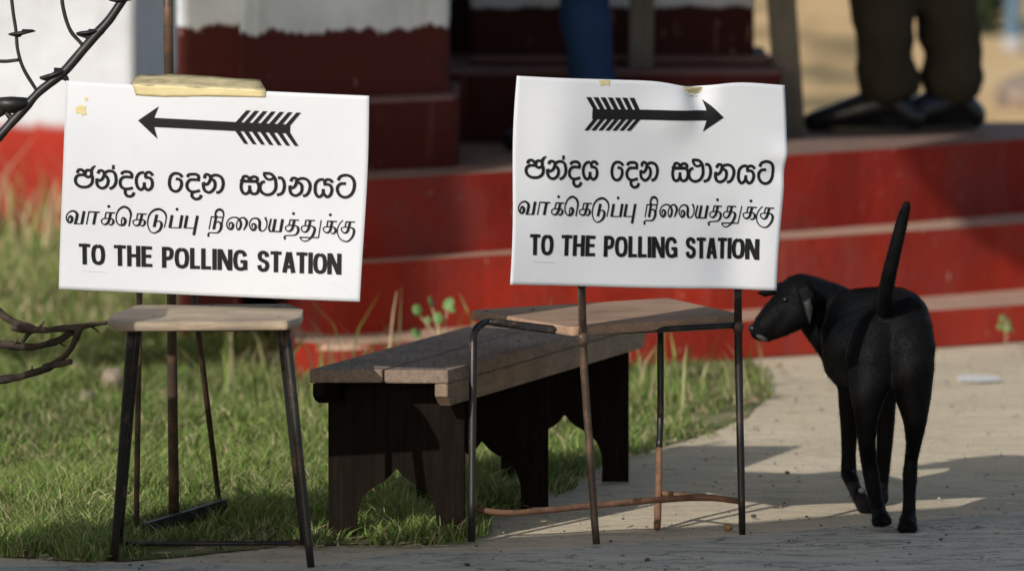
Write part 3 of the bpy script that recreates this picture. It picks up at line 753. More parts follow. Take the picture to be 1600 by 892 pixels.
def notice(pp, name, label, arrow_px, artq, dv, side):
    c0 = bil(pp.C, 0.5, 1.0)
    t_ = thing(name, label, 'sign', c0)
    paper_mesh(pp, 'paper', t_)
    def conv(x, y, off):               # from right-notice pixels to this sheet
        s, t = inv_bil(RQ, x, y); return pp.at(s, t+dv, off)
    def strokes(data, nm, extra_label):
        bm = bmesh.new()
        for ox, oy, sc, sts, dots in data:
            for s_ in sts: ribbon(bm, [(ox+a/sc, oy+b/sc, w/sc) for a,b,w in s_], conv)
            for (a,b) in dots: dot(bm, ox+a/sc, oy+b/sc, 27/sc, conv)
        o = obj(nm, bm, M_ink, t_); o['label'] = extra_label
    S = SINH; T = TAM
    for nm_, dt in (('first', [(*S[0],[]), (*S[1][:3],S[1][3][:2],[])]), ('second', [(*S[1][:3],S[1][3][2:],[])]), ('third', [(*S[2],[]),(*S[3],[])])):
        strokes(dt, 'sinhala_word', nm_+' word of the bold black Sinhala line')
    strokes(T[:2], 'tamil_word', 'first word of the black Tamil line'); strokes(T[2:], 'tamil_word', 'second word of the black Tamil line')
    for k_, w_ in enumerate(('TO','THE','POLLING','STATION')):
        bm = bmesh.new(); english(bm, conv, k_); o = obj('english_word', bm, M_ink, t_); o['label'] = 'bold black capitals reading '+w_
    bm = bmesh.new(); ribbon(bm, [(830,408,0.7),(863,409,0.7)], conv); obj('imprint_line', bm, M_faint, t_)
    # arrow, in this notice's own pixels
    def conv2(x, y, off):
        s, t = inv_bil(artq, x, y); return pp.at(s, t, off)
    bm = bmesh.new(); ox, oy, sc, shaft, head, ups, lows = arrow_px
    def poly(pts, n=1):
        layer[0] += 1; off = 0.0016 + (layer[0] % 40)*0.000004
        t2 = bmesh.new(); t2.faces.new([t2.verts.new((a,b,0)) for a,b in pts])
        for ax_ in (0,1):
            lo = min(p[ax_] for p in pts); hi = max(p[ax_] for p in pts); k_ = lo+12
            while k_ < hi:
                co = [0,0,0]; co[ax_] = k_; no = [0,0,0]; no[ax_] = 1
                bmesh.ops.bisect_plane(t2, geom=t2.verts[:]+t2.edges[:]+t2.faces[:], plane_co=co, plane_no=no, dist=1e-4); k_ += 12
        mp = {v: bm.verts.new(conv2(ox+v.co.x/sc, oy+v.co.y/sc, off)) for v in t2.verts}
        for f in t2.faces: bm.faces.new([mp[v] for v in f.verts])
        t2.free()
    poly(head[:3]+[head[3]]+head[4:])
    (a0,b0),(a1,b1),(a2,b2),(a3,b3) = shaft       # top-left, top-right, bottom-right, bottom-left
    for i in range(14):
        f, h = i/14, (i+1)/14
        poly([(a0+(a1-a0)*f, b0+(b1-b0)*f),(a0+(a1-a0)*h, b0+(b1-b0)*h),(a3+(a2-a3)*h, b3+(b2-b3)*h),(a3+(a2-a3)*f, b3+(b2-b3)*f)])
    for q in ups+lows: poly(q)
    obj('arrow', bm, M_ink, t_)
    return t_, conv2
arrR = (860,110,4.21, [(256,251),(1032,266),(1026,331),(253,317)], [(1131,310),(1014,188),(1028,264),(1022,332),(996,404)],
        [[(212+49*i,172+1.2*i),(245+49*i,173+1.2*i),(292+47.5*i,256+1.0*i),(262+47.5*i,256+1.0*i)] for i in range(7)],
        [[(262+48*i,316+0.8*i),(292+48*i,316+0.8*i),(229+47.5*i,390+0.8*i),(200+47.5*i,390+0.8*i)] for i in range(7)])
arrL = (200,110,5.714, [(250,417),(1463,480),(1458,560),(250,499)], [(107,442),(297,316),(254,417),(254,499),(283,607)],
        [[(1078+73.5*i,352+3.5*i),(1118+73.5*i,353+3.5*i),(1022+73.5*i,466+3.5*i),(978+73.5*i,462+3.5*i)] for i in range(7)],
        [[(975+73.5*i,532+3.5*i),(1020+73.5*i,533+3.5*i),(1090+73.5*i,652+3.5*i),(1055+73.5*i,650+3.5*i)] for i in range(7)])
signL, cL = notice(paperL, 'polling_sign', 'white polling station notice with arrow pointing left, taped above the round-edged stool', arrL, LQ, 0.020, 'L')
signR, cR = notice(paperR, 'polling_sign', 'creased white polling station notice with arrow pointing right, on the rusty chair', arrR, RQ, 0.0, 'R')
bm = bmesh.new()
def tape_patch(name, pts, conv, parent, off=0.0012, m=M_tape):
    bm = bmesh.new(); f = bm.faces.new([bm.verts.new(conv(u,v,off)) for u,v in pts])
    r_ = bmesh.ops.extrude_face_region(bm, geom=[f]); 
    for e in r_['geom']:
        if isinstance(e, bmesh.types.BMVert): e.co.y -= 0.0004
    return obj(name, bm, m, parent)
# strip of masking tape folded over the top of the left sheet
def strip(name, top, bot, off0, off1, parent, conv, m=M_tape, n=26, wrinkle=0.0015):
    bm = bmesh.new(); rows = []
    for j in range(5):
        row = []
        for i in range(n+1):
            f = i/n; k = j/4
            def on(c):
                x = f*(len(c)-1); a = min(int(x), len(c)-2); w_ = x-a
                return (c[a][0]*(1-w_)+c[a+1][0]*w_, c[a][1]*(1-w_)+c[a+1][1]*w_)
            (xt,yt),(xb,yb) = on(top), on(bot)
            u_, v_ = xt+(xb-xt)*k, yt+(yb-yt)*k
            o_ = off0+(off1-off0)*k + wrinkle*noise.noise(Vector((u_*0.06, v_*0.16, 1.7)))
            row.append(bm.verts.new(conv(u_, v_, o_)))
        rows.append(row)
    for j in range(4):
        for i in range(n): bm.faces.new((rows[j][i], rows[j][i+1], rows[j+1][i+1], rows[j+1][i]))
    o = obj(name, bm, m, parent, smooth=True)
    s_ = o.modifiers.new('t', 'SOLIDIFY'); s_.thickness = 0.0004; return o
strip('tape', [(210,131),(260,132),(330,135),(420,139)], [(216,148),(260,150),(330,149),(419,151)], 0.003, 0.0022, signL, cL)
strip('tape_fold', [(206,122),(214,119),(240,120),(262,118),(300,120),(330,122),(366,125),(402,127)], [(208,132),(260,133),(330,136),(420,140)], -0.028, 0.0032, signL, cL, M_tapefold, wrinkle=0.005)
tape_patch('tape_scrap', [(119,168),(128,163),(137,166),(135,172),(138,178),(130,180),(127,175),(121,177)], cL, signL)
tape_patch('tape_scrap', [(133,152),(139,151),(140,156),(135,157)], cL, signL)
tape_patch('tape_scrap', [(931,125),(949,125),(947,134),(943,131),(938,132),(934,134)], cR, signR)
tape_patch('tape_scrap', [(1068,130),(1103,132),(1101,141),(1096,144),(1088,142),(1081,144),(1077,138),(1071,136)], cR, signR)
tape_patch('torn_fleck', [(1071,136),(1077,138),(1081,144),(1088,142),(1096,144),(1097,149),(1086,147),(1078,145)], cR, signR, 0.0011, M_scrap)
tape_patch('torn_fleck', [(1103,133),(1108,136),(1111,141),(1104,138)], cR, signR, 0.0011, M_scrap)

# ================================================================ LEFT STOOL-CHAIR
zs = 0.432
ch = thing('school_chair', 'small chair with pale plank seat and splayed black tube legs under the left sign', 'chair', G(330,868))
corn = [G(168,497,zs), G(186,503,zs), G(450,501,zs), G(472,494,zs), G(474,484,zs), G(455,474,zs), G(210,476,zs), G(172,490,zs)]
prism('seat', [(p.x,p.y) for p in corn], zs-0.017, zs, M_seatL, ch, 0.006, 2, origin=(corn[0].x,corn[0].y,zs))
def leg(name, u0,v0,y0,u1,v1,r0,r1,m,parent,y1=None,segs=12):
    b = G(u1,v1) if y1 is None else P(u1,v1,y1); a = P(u0,v0,y0)
    return tube(name, [(*a,r0),(*((a+b)/2),(r0+r1)/2),(*b,r1)], m, parent, segs, 0.06)
leg('leg', 206,510,14.56, 178,874, 0.0083,0.0068, M_black, ch)
leg('leg', 446,508,14.56, 486,886, 0.0083,0.0068, M_black, ch)
leg('leg_brace', 216,510,14.62, 187,850, 0.0058,0.005, M_black, ch, y1=14.72)
leg('leg_brace', 437,508,14.62, 474,850, 0.0058,0.005, M_black, ch, y1=14.70)
leg('leg', 218,456,14.93, 213,832, 0.0056,0.0050, M_brown, ch)
leg('leg', 303,460,14.95, 345,806, 0.0056,0.0050, M_brown, ch)
tube('stretcher', [(*P(197,849,14.72),0.0045),(*P(476,848,14.70),0.0045)], M_black, ch, 8)
tube('back_post', [(*P(218,458,14.93),0.0056),(*P(221,200,14.93),0.0056)], M_brown, ch, 8)
tube('back_post', [(*P(303,462,14.95),0.0056),(*P(296,200,14.93),0.0056)], M_brown, ch, 8)
tube('back_rail', [(*P(215,205,14.93),0.0056),(*P(300,205,14.93),0.0056)], M_brown, ch, 8)
bm = bmesh.new(); q = [P(270,512,14.55), P(388,511,14.55)]
add_prism(bm, [(q[0].x,q[0].y),(q[1].x,q[1].y),(q[1].x,q[1].y+0.03),(q[0].x,q[0].y+0.03)], zs-0.0245, zs-0.0172, 0.001)
obj('seat_batten', bm, M_black, ch)

# pole behind the left sign
pl = thing('iron_pole', 'dark upright iron pole standing in the grass behind the left sign', 'pole', G(272,820))
pb = G(272,822); pt = P(262,-40,14.86)
tube('pole', [(*pb,0.0100),(*pb.lerp(pt,0.45),0.0088),(*pt,0.0088)], M_brown, pl, 14, 0.05)
bm = bmesh.new(); a_, b_ = G(226,836), G(353,822)
d_ = (b_-a_).normalized(); s_ = Vector((-d_.y,d_.x,0))*0.006
for (q0,q1,z1) in ((a_,b_,0.0),):
    vs = [q0-s_, q1-s_, q1+s_, q0+s_]
    lo = [bm.verts.new(v+Vector((0,0,0.0))) for v in vs]
    hi = [bm.verts.new(vs[0]+Vector((0,0,0.022))), bm.verts.new(vs[1]+Vector((0,0,0.050))), bm.verts.new(vs[2]+Vector((0,0,0.050))), bm.verts.new(vs[3]+Vector((0,0,0.022)))]
    bm.faces.new(lo[::-1]); bm.faces.new(hi)
    for i in range(4): bm.faces.new((lo[i],lo[(i+1)%4],hi[(i+1)%4],hi[i]))
obj('base_bar', bm, M_iron, pl)

# ================================================================ RIGHT CHAIR
zr = 0.388
rc = thing('rusty_chair', 'small chair with brown board seat and rusty tube legs carrying the right sign', 'chair', G(950,840))
cr = [G(733,484,zr), G(893,511,zr), G(1163,492,zr), G(1045,465,zr)]
def rounded(c, r=0.018, k=3):
    out = []; n_ = len(c)
    for i in range(n_):
        p0, p1, p2 = Vector(c[i-1][:2]), Vector(c[i][:2]), Vector(c[(i+1)%n_][:2])
        a = p1+(p0-p1).normalized()*r; b = p1+(p2-p1).normalized()*r
        for j in range(k+1):
            t = j/k; out.append(tuple(a*(1-t)**2 + p1*2*t*(1-t) + b*t*t))
    return out
prism('seat', rounded(cr), zr-0.017, zr, M_seatR, rc, 0.004, 2, origin=cr[0])
R0 = 0.0072
tube('leg', [(*P(909,447,14.885),R0),(*P(912,560,14.895),R0),(*P(921,700,14.91),R0*0.95),(*G(932,850),R0*0.9)], M_brown, rc, 12, 0.12)
tube('leg', [(*P(1153,450,15.055),R0),(*P(1154,560,15.085),R0),(*G(1160,835),R0*0.85)], M_black, rc, 12, 0.10)
tube('leg', [(*P(895,517,14.90),R0*0.9),(*P(830,510,14.98),R0*0.9),(*P(770,503,15.05),R0*0.9),(*P(752,507,15.03),R0*0.95),(*P(741,522,15.01),R0),(*P(739,560,14.98),R0),(*G(737,846),R0*0.9)], M_black, rc, 12, 0.08)
tube('leg', [(*P(1032,512,15.30),R0*0.85),(*P(1032,640,15.27),R0*0.85),(*P(1030,700,15.24),R0*0.85)], M_black, rc, 12, 0.10)  # rusty leg's upper part coloured black for the shade of the sign
o = tube('leg', [(*P(1030,699,15.24),R0*0.86),(*P(1029,760,15.22),R0*0.9),(*G(1027,825),R0*0.9)], M_rust, rc, 12, 0.14); o['label'] = 'rusty lower end of the rear leg, its upper part blackened for shade'
tube('stretcher', [(*P(742,795,14.97),R0*0.75),(*P(800,801,15.0),R0*0.8),(*P(920,790,15.06),R0*0.8),(*P(1035,780,15.08),R0*0.8),(*P(1105,777,15.10),R0*0.85),(*P(1156,783,15.09),R0*0.7)], M_rust, rc, 12, 0.10)
tube('stretcher', [(*P(1029,770,15.22),R0*0.8),(*P(1050,772,15.20),R0*0.7),(*P(1105,776,15.12),R0*0.75)], M_rust, rc, 10, 0.10)
tube('seat_rail', [(*P(770,505,15.06),0.005),(*P(890,519,14.92),0.005),(*P(1020,515,15.0),0.0055),(*P(1152,508,15.07),0.0055)], M_black, rc, 8)
tube('seat_rail', [(*P(880,513,14.95),0.004),(*P(1032,515,15.29),0.005),(*P(1152,508,15.09),0.005)], M_black, rc, 8)
tube('back_rail', [(*P(908,170,14.79),R0),(*P(1030,165,14.88),R0),(*P(1153,178,14.97),R0)], M_brown, rc, 10)
tube('back_post', [(*P(909,450,14.885),R0),(*P(908,168,14.79),R0)], M_brown, rc, 10)
tube('back_post', [(*P(1153,452,15.055),R0),(*P(1153,176,14.97),R0)], M_brown, rc, 10)
for (u,v,y,r) in ((911,530,14.862,0.0115),(1153,512,15.07,0.010)):
    bm = bmesh.new(); bmesh.ops.create_icosphere(bm, subdivisions=3, radius=1.0); c = P(u,v,y)
    for w_ in bm.verts:
        k = 1+0.25*noise.noise(w_.co*2+c); w_.co = c + Vector((w_.co.x*r*0.95*k, w_.co.y*r*k, w_.co.z*r*1.2*k))
    obj('weld', bm, M_brown, rc, smooth=True)
for (u,v) in ((205,482),(240,494),(430,480),(436,496),(330,478)):
    c = G(u,v,zs); tube('nail', [(c.x,c.y,zs-0.001,0.0026),(c.x,c.y,zs+0.0008,0.0024)], M_iron, ch, 8, smooth=False)
# nail heads on the seat
for (u,v) in ((832,484),(760,486)):
    c = G(u,v,zr); tube('nail', [(c.x,c.y,zr-0.001,0.0035),(c.x,c.y,zr+0.0012,0.0032)], M_iron, rc, 8, smooth=False)

# ================================================================ BENCH
bn = thing('wooden_bench', 'low weathered wooden bench with ogee-cut board legs between stool and chair', 'bench', G(620,848))
A = Vector((0.290,0.957,0)).normalized()       # along the bench
Bv = Vector((0.995,-0.02,0)).normalized()      # across
zt = 0.312
nl = G(483,577,zt)                             # near left corner of the top
Wd = 0.246; Lg = 1.30
def bp(a, b): q = nl + A*a + Bv*b; return (q.x,q.y)
# seat boards: two planks side by side
prism('seat_board', [bp(0,0),bp(0.006,Wd*0.52),bp(Lg,Wd*0.52),bp(Lg,0)], zt-0.024, zt, M_bench, bn, 0.003, 2, origin=(*bp(0,0),zt))
prism('seat_board', [bp(0.003,Wd*0.535),bp(0.0,Wd),bp(Lg,Wd),bp(Lg,Wd*0.535)], zt-0.025, zt-0.001, M_bench, bn, 0.003, 2, origin=(*bp(0,Wd),zt))
def apron(name, b0, b1, drop, m):
    # side board under the seat, its near end cut on a slant
    ax = A; up = Vector((0,0,1)); o0 = nl + Bv*((b0+b1)/2); o0.z = 0
    out = [(0.004,zt-0.0255),(0.004,zt-0.048),(0.022,zt-drop+0.006),(0.03,zt-drop),(Lg-0.04,zt-drop),(Lg-0.01,zt-drop+0.03),(Lg-0.004,zt-0.0255)]
    bm = bmesh.new(); add_frame_prism(bm, out, o0, ax, up, (b1-b0), 0.002)
    return obj(name, bm, m, bn, origin=(o0.x,o0.y,zt))
M_apron = wood('apron_wood', (0.38,0.265,0.17), (0.23,0.165,0.11), (2,2,14))
apron('apron', Wd-0.026, Wd-0.002, 0.066, M_apron)
apron('apron', 0.004, 0.026, 0.062, M_benchshade)
def board_leg(a, zl=0.0):
    c = nl + A*a + Bv*(Wd*0.5); c.z = 0; hw = 0.1215; H = zt-0.0265
    half = [(0.070,0.0),(0.071,0.028),(0.070,0.048),(0.067,0.064),(0.0605,0.078),(0.050,0.089),(0.035,0.098),(0.021,0.106),(0.010,0.115),(0.003,0.124),(0.0,0.130)]
    out = [(-hw,0)] + [(-x,z) for x,z in half] + [(x,z) for x,z in half[::-1][1:]] + [(hw,0),(hw,H-0.041),(Wd/2-0.028,H-0.040),(Wd/2-0.028,H),(-Wd/2+0.03,H),(-Wd/2+0.03,H-0.037),(-hw,H-0.037)]
    bm = bmesh.new(); add_frame_prism(bm, out, c, Bv, Vector((0,0,1)), 0.026, 0.0015)
    return obj('leg', bm, M_benchshade, bn, origin=(c.x,c.y,0))
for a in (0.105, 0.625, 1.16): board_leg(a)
for a,b in ((0.10,0.05),(0.105,0.19),(0.62,0.05),(0.625,0.19),(1.155,0.06),(1.16,0.19)):
    x_, y_ = bp(a,b); tube('nail', [(x_,y_,zt-0.003,0.0032),(x_,y_,zt+0.0008,0.0030)], M_iron, bn, 8, smooth=False)
# split pieces of pale wood showing on the near leg
c = nl + A*0.058; 
bm = bmesh.new(); q0 = P(514,701,15.00); q1 = P(566,699,15.00); nx = [q0, q1]
v_ = [bm.verts.new(p) for p in (q0+Vector((0,0,0.0035)), q1+Vector((0,0,0.004)), q1+Vector((0,0,-0.004)), q0+Vector((0,0,-0.005)))]
w_ = [bm.verts.new(v.co+Vector((0,0.02,0))) for v in v_]
bm.faces.new(v_); bm.faces.new(w_[::-1])
for i in range(4): bm.faces.new((v_[i], v_[(i+1)%4], w_[(i+1)%4], w_[i]))
obj('split', bm, M_raw, bn)
bm = bmesh.new(); q = [P(709,713,14.99), P(722,715,14.99), P(728,708,14.99), P(731,722,14.99), P(722,727,14.99)]
v_ = [bm.verts.new(p) for p in q]; w_ = [bm.verts.new(p+Vector((0,0.03,0))) for p in q]
bm.faces.new(v_); bm.faces.new(w_[::-1])
for i in range(5): bm.faces.new((v_[i], v_[(i+1)%5], w_[(i+1)%5], w_[i]))
obj('split', bm, M_raw, bn)

# ================================================================ IRON FRAME TOP LEFT, DRY BRANCH
fr = thing('iron_candelabra', 'black iron frame of curved rods with spiked drip plates, top left', 'iron frame', P(0,215,15.05))
Y = 15.0
def rod(pts, r, nm='rod', par=fr): return tube(nm, [(*P(u,v,Y+dy),r*k) for u,v,dy,k in pts], M_iron, par, 8, 0.18)
rod([(-60,285,0,1.1),(0,212,0,1.1),(38,170,0,1.1),(60,145,0,1.0),(100,112,0,1.15),(128,80,0,1.0),(150,55,0,1.2),(170,32,0,1.0),(192,0,0,1.0),(215,-35,0,1)], 0.0078)
rod([(16,-20,0,1),(20,15,0,1),(25,50,0,1),(28,80,0,1),(38,110,0,1),(60,146,0,1)], 0.0032)
rod([(-15,95,0,1),(10,96,0,1),(30,94,0,1)], 0.0032)
rod([(96,-15,0,1),(99,15,0,1),(110,48,0,1),(130,72,0,1)], 0.0034)
def plate(u, v, w, h, slant=0.0, par=fr, nm='drip_plate'):
    c = P(u,v,Y); bm = bmesh.new(); k = Y/F; prof = [(0.02,0.5),(0.75,0.42),(1.0,0.1),(0.9,-0.15),(0.5,-0.45),(0.12,-0.6)]
    rings = []
    for (r,z) in prof:
        rings.append([bm.verts.new(c+Vector((math.cos(a)*r*w*k/2*(1+0.08*math.sin(3*a)), math.sin(a)*r*w*k/3, z*h*k + math.cos(a)*slant*w*k/2))) for a in [i*2*math.pi/18 for i in range(18)]])
    for i in range(len(rings)-1):
        for j in range(18): bm.faces.new((rings[i][j], rings[i][(j+1)%18], rings[i+1][(j+1)%18], rings[i+1][j]))
    bm.faces.new(rings[0]); bm.faces.new(rings[-1][::-1])
    return obj(nm, bm, M_iron, par, smooth=True)
plate(34,52,44,7,0.12); plate(138,51,40,7,0.1); plate(84,117,44,9,0.3); plate(191,0,44,7,0.05); plate(18,163,62,24,0.0); plate(-2,172,30,20)
rod([(62,122,0,0.6),(85,118,0,1.5),(102,122,0,1.6),(106,131,0,0.3)], 0.0035, 'spike')
rod([(6,172,0,1.0),(20,185,0,1.6),(32,170,0,1.0)], 0.0035, 'spike')
rod([(120,53,0,0.8),(140,58,0,1.2),(152,50,0,1.4),(163,52,0,0.4)], 0.0035, 'spike')

brn = thing('dry_branch', 'dry knotty branch with cut twigs reaching in low from the left', 'branch', P(0,530,14.85))
def twig(pts, r, nm='twig'): return tube(nm, [(*P(u,v,14.80+dy),r*k) for u,v,dy,k in pts], M_bark, brn, 12, 0.55)
twig([(-60,440,0,1.2),(-10,480,0,1.1),(20,503,0,1.0),(45,513,0,1.4),(62,516,0,1.0),(100,513,0,1.0),(130,510,0,1.0),(150,506,0,0.7),(168,504,0,0.6)], 0.0058)
twig([(18,511,0,1.1),(35,513,0,1.3),(52,514,0,1.2)], 0.0052, 'stub')
twig([(-50,532,0.02,1.2),(0,537,0.02,1.2),(45,542,0.02,1.0),(85,534,0.02,0.9),(110,520,0.01,0.8),(122,514,0,0.7)], 0.0062)
twig([(35,533,0.02,0.8),(48,520,0.01,0.9),(60,517,0,1.0)], 0.0045)
twig([(-50,600,0.02,1.2),(0,594,0.02,1.2),(40,586,0.02,1.0),(75,574,0.02,1.1),(100,557,0.01,0.8),(115,538,0.01,1.1),(122,518,0,1.1),(126,511,0,1)], 0.0060)
twig([(68,574,0.02,1.2),(88,569,0.01,1.2),(112,565,0,0.9)], 0.0050, 'stub')

for pts in ([(60,514,0,0.7),(66,506,0.01,0.5),(70,501,0.01,0.2)],[(20,540,0.02,0.7),(27,532,0.01,0.4),(29,528,0.01,0.2)],[(92,530,0.02,0.7),(97,538,0.02,0.4),(104,541,0.02,0.2)],[(96,513,0,0.7),(108,521,0,0.5),(116,524,0,0.25)],[(45,585,0.02,0.7),(50,577,0.02,0.4),(50,571,0.02,0.2)],[(140,508,0,0.6),(150,515,0,0.35),(155,520,0,0.2)]):
    twig(pts, 0.0042, 'stub')
# ================================================================ DOG
dog_pos = G(1400,822)
dg_ = thing('dog', 'slim black dog seen from behind, tail raised, head turned left', 'dog', dog_pos)
def J(l): return [(*P(u,v,y),r) for u,v,y,r in l]
chains = [
 J([(1400,520,15.24,0.068),(1382,520,15.36,0.065),(1364,546,15.50,0.084),(1350,552,15.62,0.080),(1330,512,15.72,0.062),(1300,486,15.76,0.052),(1268,470,15.74,0.046),(1250,466,15.72,0.046)]),
 J([(1250,466,15.72,0.046),(1238,478,15.71,0.040),(1216,492,15.70,0.0315),(1198,508,15.69,0.0255),(1187,517,15.69,0.0190)]),
 J([(1245,488,15.70,0.034),(1222,508,15.69,0.022),(1198,524,15.69,0.0135)]),
 J([(1285,500,15.75,0.044),(1325,540,15.72,0.056)]),
 J([(1340,500,15.66,0.058),(1392,498,15.34,0.058),(1405,500,15.24,0.056)]),
 J([(1370,540,15.22,0.050),(1360,548,15.36,0.064),(1358,548,15.50,0.080)]),
 # tail
 J([(1383,480,15.18,0.018),(1384,455,15.13,0.0145),(1390,425,15.10,0.0138),(1401,380,15.08,0.0125),(1411,340,15.07,0.0110),(1417,321,15.06,0.0085)]),
 # rump
 J([(1417,520,15.22,0.048),(1421,545,15.20,0.048),(1423,580,15.19,0.041)]),
 J([(1372,525,15.22,0.050),(1362,560,15.20,0.050)]),
 # right hind leg
 J([(1424,570,15.19,0.043),(1427,620,15.17,0.033),(1430,655,15.15,0.0225),(1428,690,15.17,0.015),(1424,716,15.20,0.0125),(1422,738,15.19,0.0140),(1421,775,15.16,0.0118),(1420,805,15.14,0.0135)]),
 J([(1419,812,15.13,0.0165),(1417,822,15.10,0.0145)]), J([(1411,822,15.10,0.010),(1409,826,15.075,0.008)]), J([(1426,822,15.10,0.010),(1427,826,15.075,0.008)]),
 # left hind leg
 J([(1364,560,15.20,0.048),(1357,610,15.18,0.036),(1354,650,15.16,0.023),(1354,690,15.16,0.0165),(1358,722,15.19,0.0155),(1362,745,15.19,0.0155),(1368,780,15.16,0.0135),(1374,802,15.13,0.0145)]),
 J([(1375,805,15.12,0.0155),(1379,812,15.09,0.0140)]), J([(1370,812,15.10,0.0105),(1369,817,15.07,0.008)]), J([(1385,812,15.09,0.0100),(1387,815,15.07,0.008)]),
 # right fore leg
 J([(1382,580,15.58,0.040),(1384,630,15.60,0.0195),(1383,680,15.60,0.0165),(1380,730,15.60,0.0135),(1378,765,15.60,0.0115),(1377,778,15.58,0.0145)]),
 # left fore leg, lifted, the wrist bent
 J([(1338,575,15.56,0.042),(1328,620,15.58,0.0225),(1327,670,15.59,0.0165),(1326,710,15.60,0.0140),(1326,740,15.60,0.0155),(1335,762,15.56,0.0125),(1346,782,15.50,0.0145),(1354,798,15.46,0.0135),(1357,805,15.45,0.010)]),
]
me = capsules_mesh('body', chains, 0.0042, 5)
body = link('body', me, M_fur, dg_, smooth=True)
def coat(name, body, n, L, w, m, parent, seed=3):
    me = body.data; off = wloc(body); r_ = np.random.default_rng(seed)
    nf = len(me.polygons); ce = np.zeros(nf*3); me.polygons.foreach_get('center', ce); no = np.zeros(nf*3); me.polygons.foreach_get('normal', no)
    ar = np.zeros(nf); me.polygons.foreach_get('area', ar); ce = ce.reshape(-1,3)+np.array(off); no = no.reshape(-1,3)
    i = r_.choice(nf, n, p=ar/ar.sum()); p = ce[i] + r_.normal(0,0.0013,(n,3)); nn = no[i]
    flow = np.array([0.10,-0.75,-0.65]) + r_.normal(0,0.22,(n,3))
    d = flow - nn*(flow*nn).sum(1)[:,None]; d /= np.linalg.norm(d,axis=1)[:,None]+1e-9; d = d*0.93 + nn*0.34
    s_ = np.cross(d, nn); s_ /= np.linalg.norm(s_,axis=1)[:,None]+1e-9; l = L*r_.uniform(0.6,1.2,n)[:,None]
    V = np.stack([p-s_*w, p+s_*w, p+d*l], 1).reshape(-1,3)
    m2 = bpy.data.meshes.new(name); m2.vertices.add(n*3); m2.vertices.foreach_set('co', V.reshape(-1))
    m2.loops.add(n*3); m2.polygons.add(n); m2.loops.foreach_set('vertex_index', np.arange(n*3))
    m2.polygons.foreach_set('loop_start', np.arange(n)*3); m2.polygons.foreach_set('loop_total', np.full(n,3)); m2.update()
    o = link(name, m2, m, parent); o['kind'] = 'stuff'; return o
M_hairs = mat('coat_hairs', (0.0042,0.004,0.004), 0.75, 0, 0.07)
coat('coat_hair', body, 90000, 0.0042, 0.00034, M_hairs, dg_)
def ellip(name, c, sx, sy, sz, m, parent, rot=None):
    bm = bmesh.new(); bmesh.ops.create_uvsphere(bm, u_segments=16, v_segments=10, radius=1.0)
    R = rot.to_matrix() if rot else Matrix.Identity(3)
    for v in bm.verts: v.co = Vector(c) + R @ Vector((v.co.x*sx, v.co.y*sy, v.co.z*sz))
    return obj(name, bm, m, parent, smooth=True)
from mathutils import Euler
# ears: folded flaps
def flap(name, pts, y, th, m, parent, dy=0.0):
    bm = bmesh.new(); n_ = len(pts); c = [P(u,v,y+k*dy) for u,v,k in pts]
    mid = sum(c, Vector())/n_
    f = [bm.verts.new(p) for p in c]; cf = bm.verts.new(mid+Vector((0,-th,0))); cb = bm.verts.new(mid+Vector((0,th,0)))
    for i in range(n_):
        bm.faces.new((f[i], f[(i+1)%n_], cf)); bm.faces.new((f[(i+1)%n_], f[i], cb))
    bmesh.ops.subdivide_edges(bm, edges=bm.edges, cuts=2, use_grid_fill=True, smooth=0.6)
    return obj(name, bm, m, parent, smooth=True)
flap('ear', [(1243,447,0),(1262,440,0),(1273,452,0),(1275,475,0),(1270,500,0),(1266,513,0),(1259,498,0),(1252,478,0)], 15.655, 0.006, M_fur, dg_)
o = flap('ear_fold', [(1254,470,0),(1266,464,0),(1271,480,0),(1269,498,0),(1266,508,0),(1259,490,0)], 15.643, 0.003, M_ear_highlight, dg_)  # inner ear fold, coloured paler for the highlight on it
flap('ear', [(1222,440,0),(1228,452,0),(1212,460,0),(1196,464,0),(1182,458,0),(1196,450,0),(1210,444,0)], 15.72, 0.006, M_fur, dg_)
ellip('nose', P(1176,513,15.685), 0.0085,0.009,0.0075, M_nose, dg_)
ellip('eye', P(1227,468,15.672), 0.0045,0.004,0.0042, M_nose, dg_)
ellip('muzzle_patch', P(1190,527,15.678), 0.013,0.008,0.0055, M_furgrey, dg_, Euler((0,0.5,0)))
for (u,v) in ((1333,737),): ellip('paw_pad', P(u,v,15.585), 0.0045,0.003,0.0042, M_pad, dg_)
for (u,v,s) in ((1347,766,1.0),(1343,779,0.8),(1352,788,0.9)): ellip('paw_pad', P(u,v,15.50), 0.0075*s,0.003,0.0055*s, M_pad, dg_)
for (u,v) in ((1409,829),(1417,831),(1427,829),(1369,820),(1379,819),(1388,818)):
    q = G(u,v) ; q = P(u,v-2,q.y-0.004); ellip('claw', q, 0.0022,0.006,0.003, M_nose, dg_)

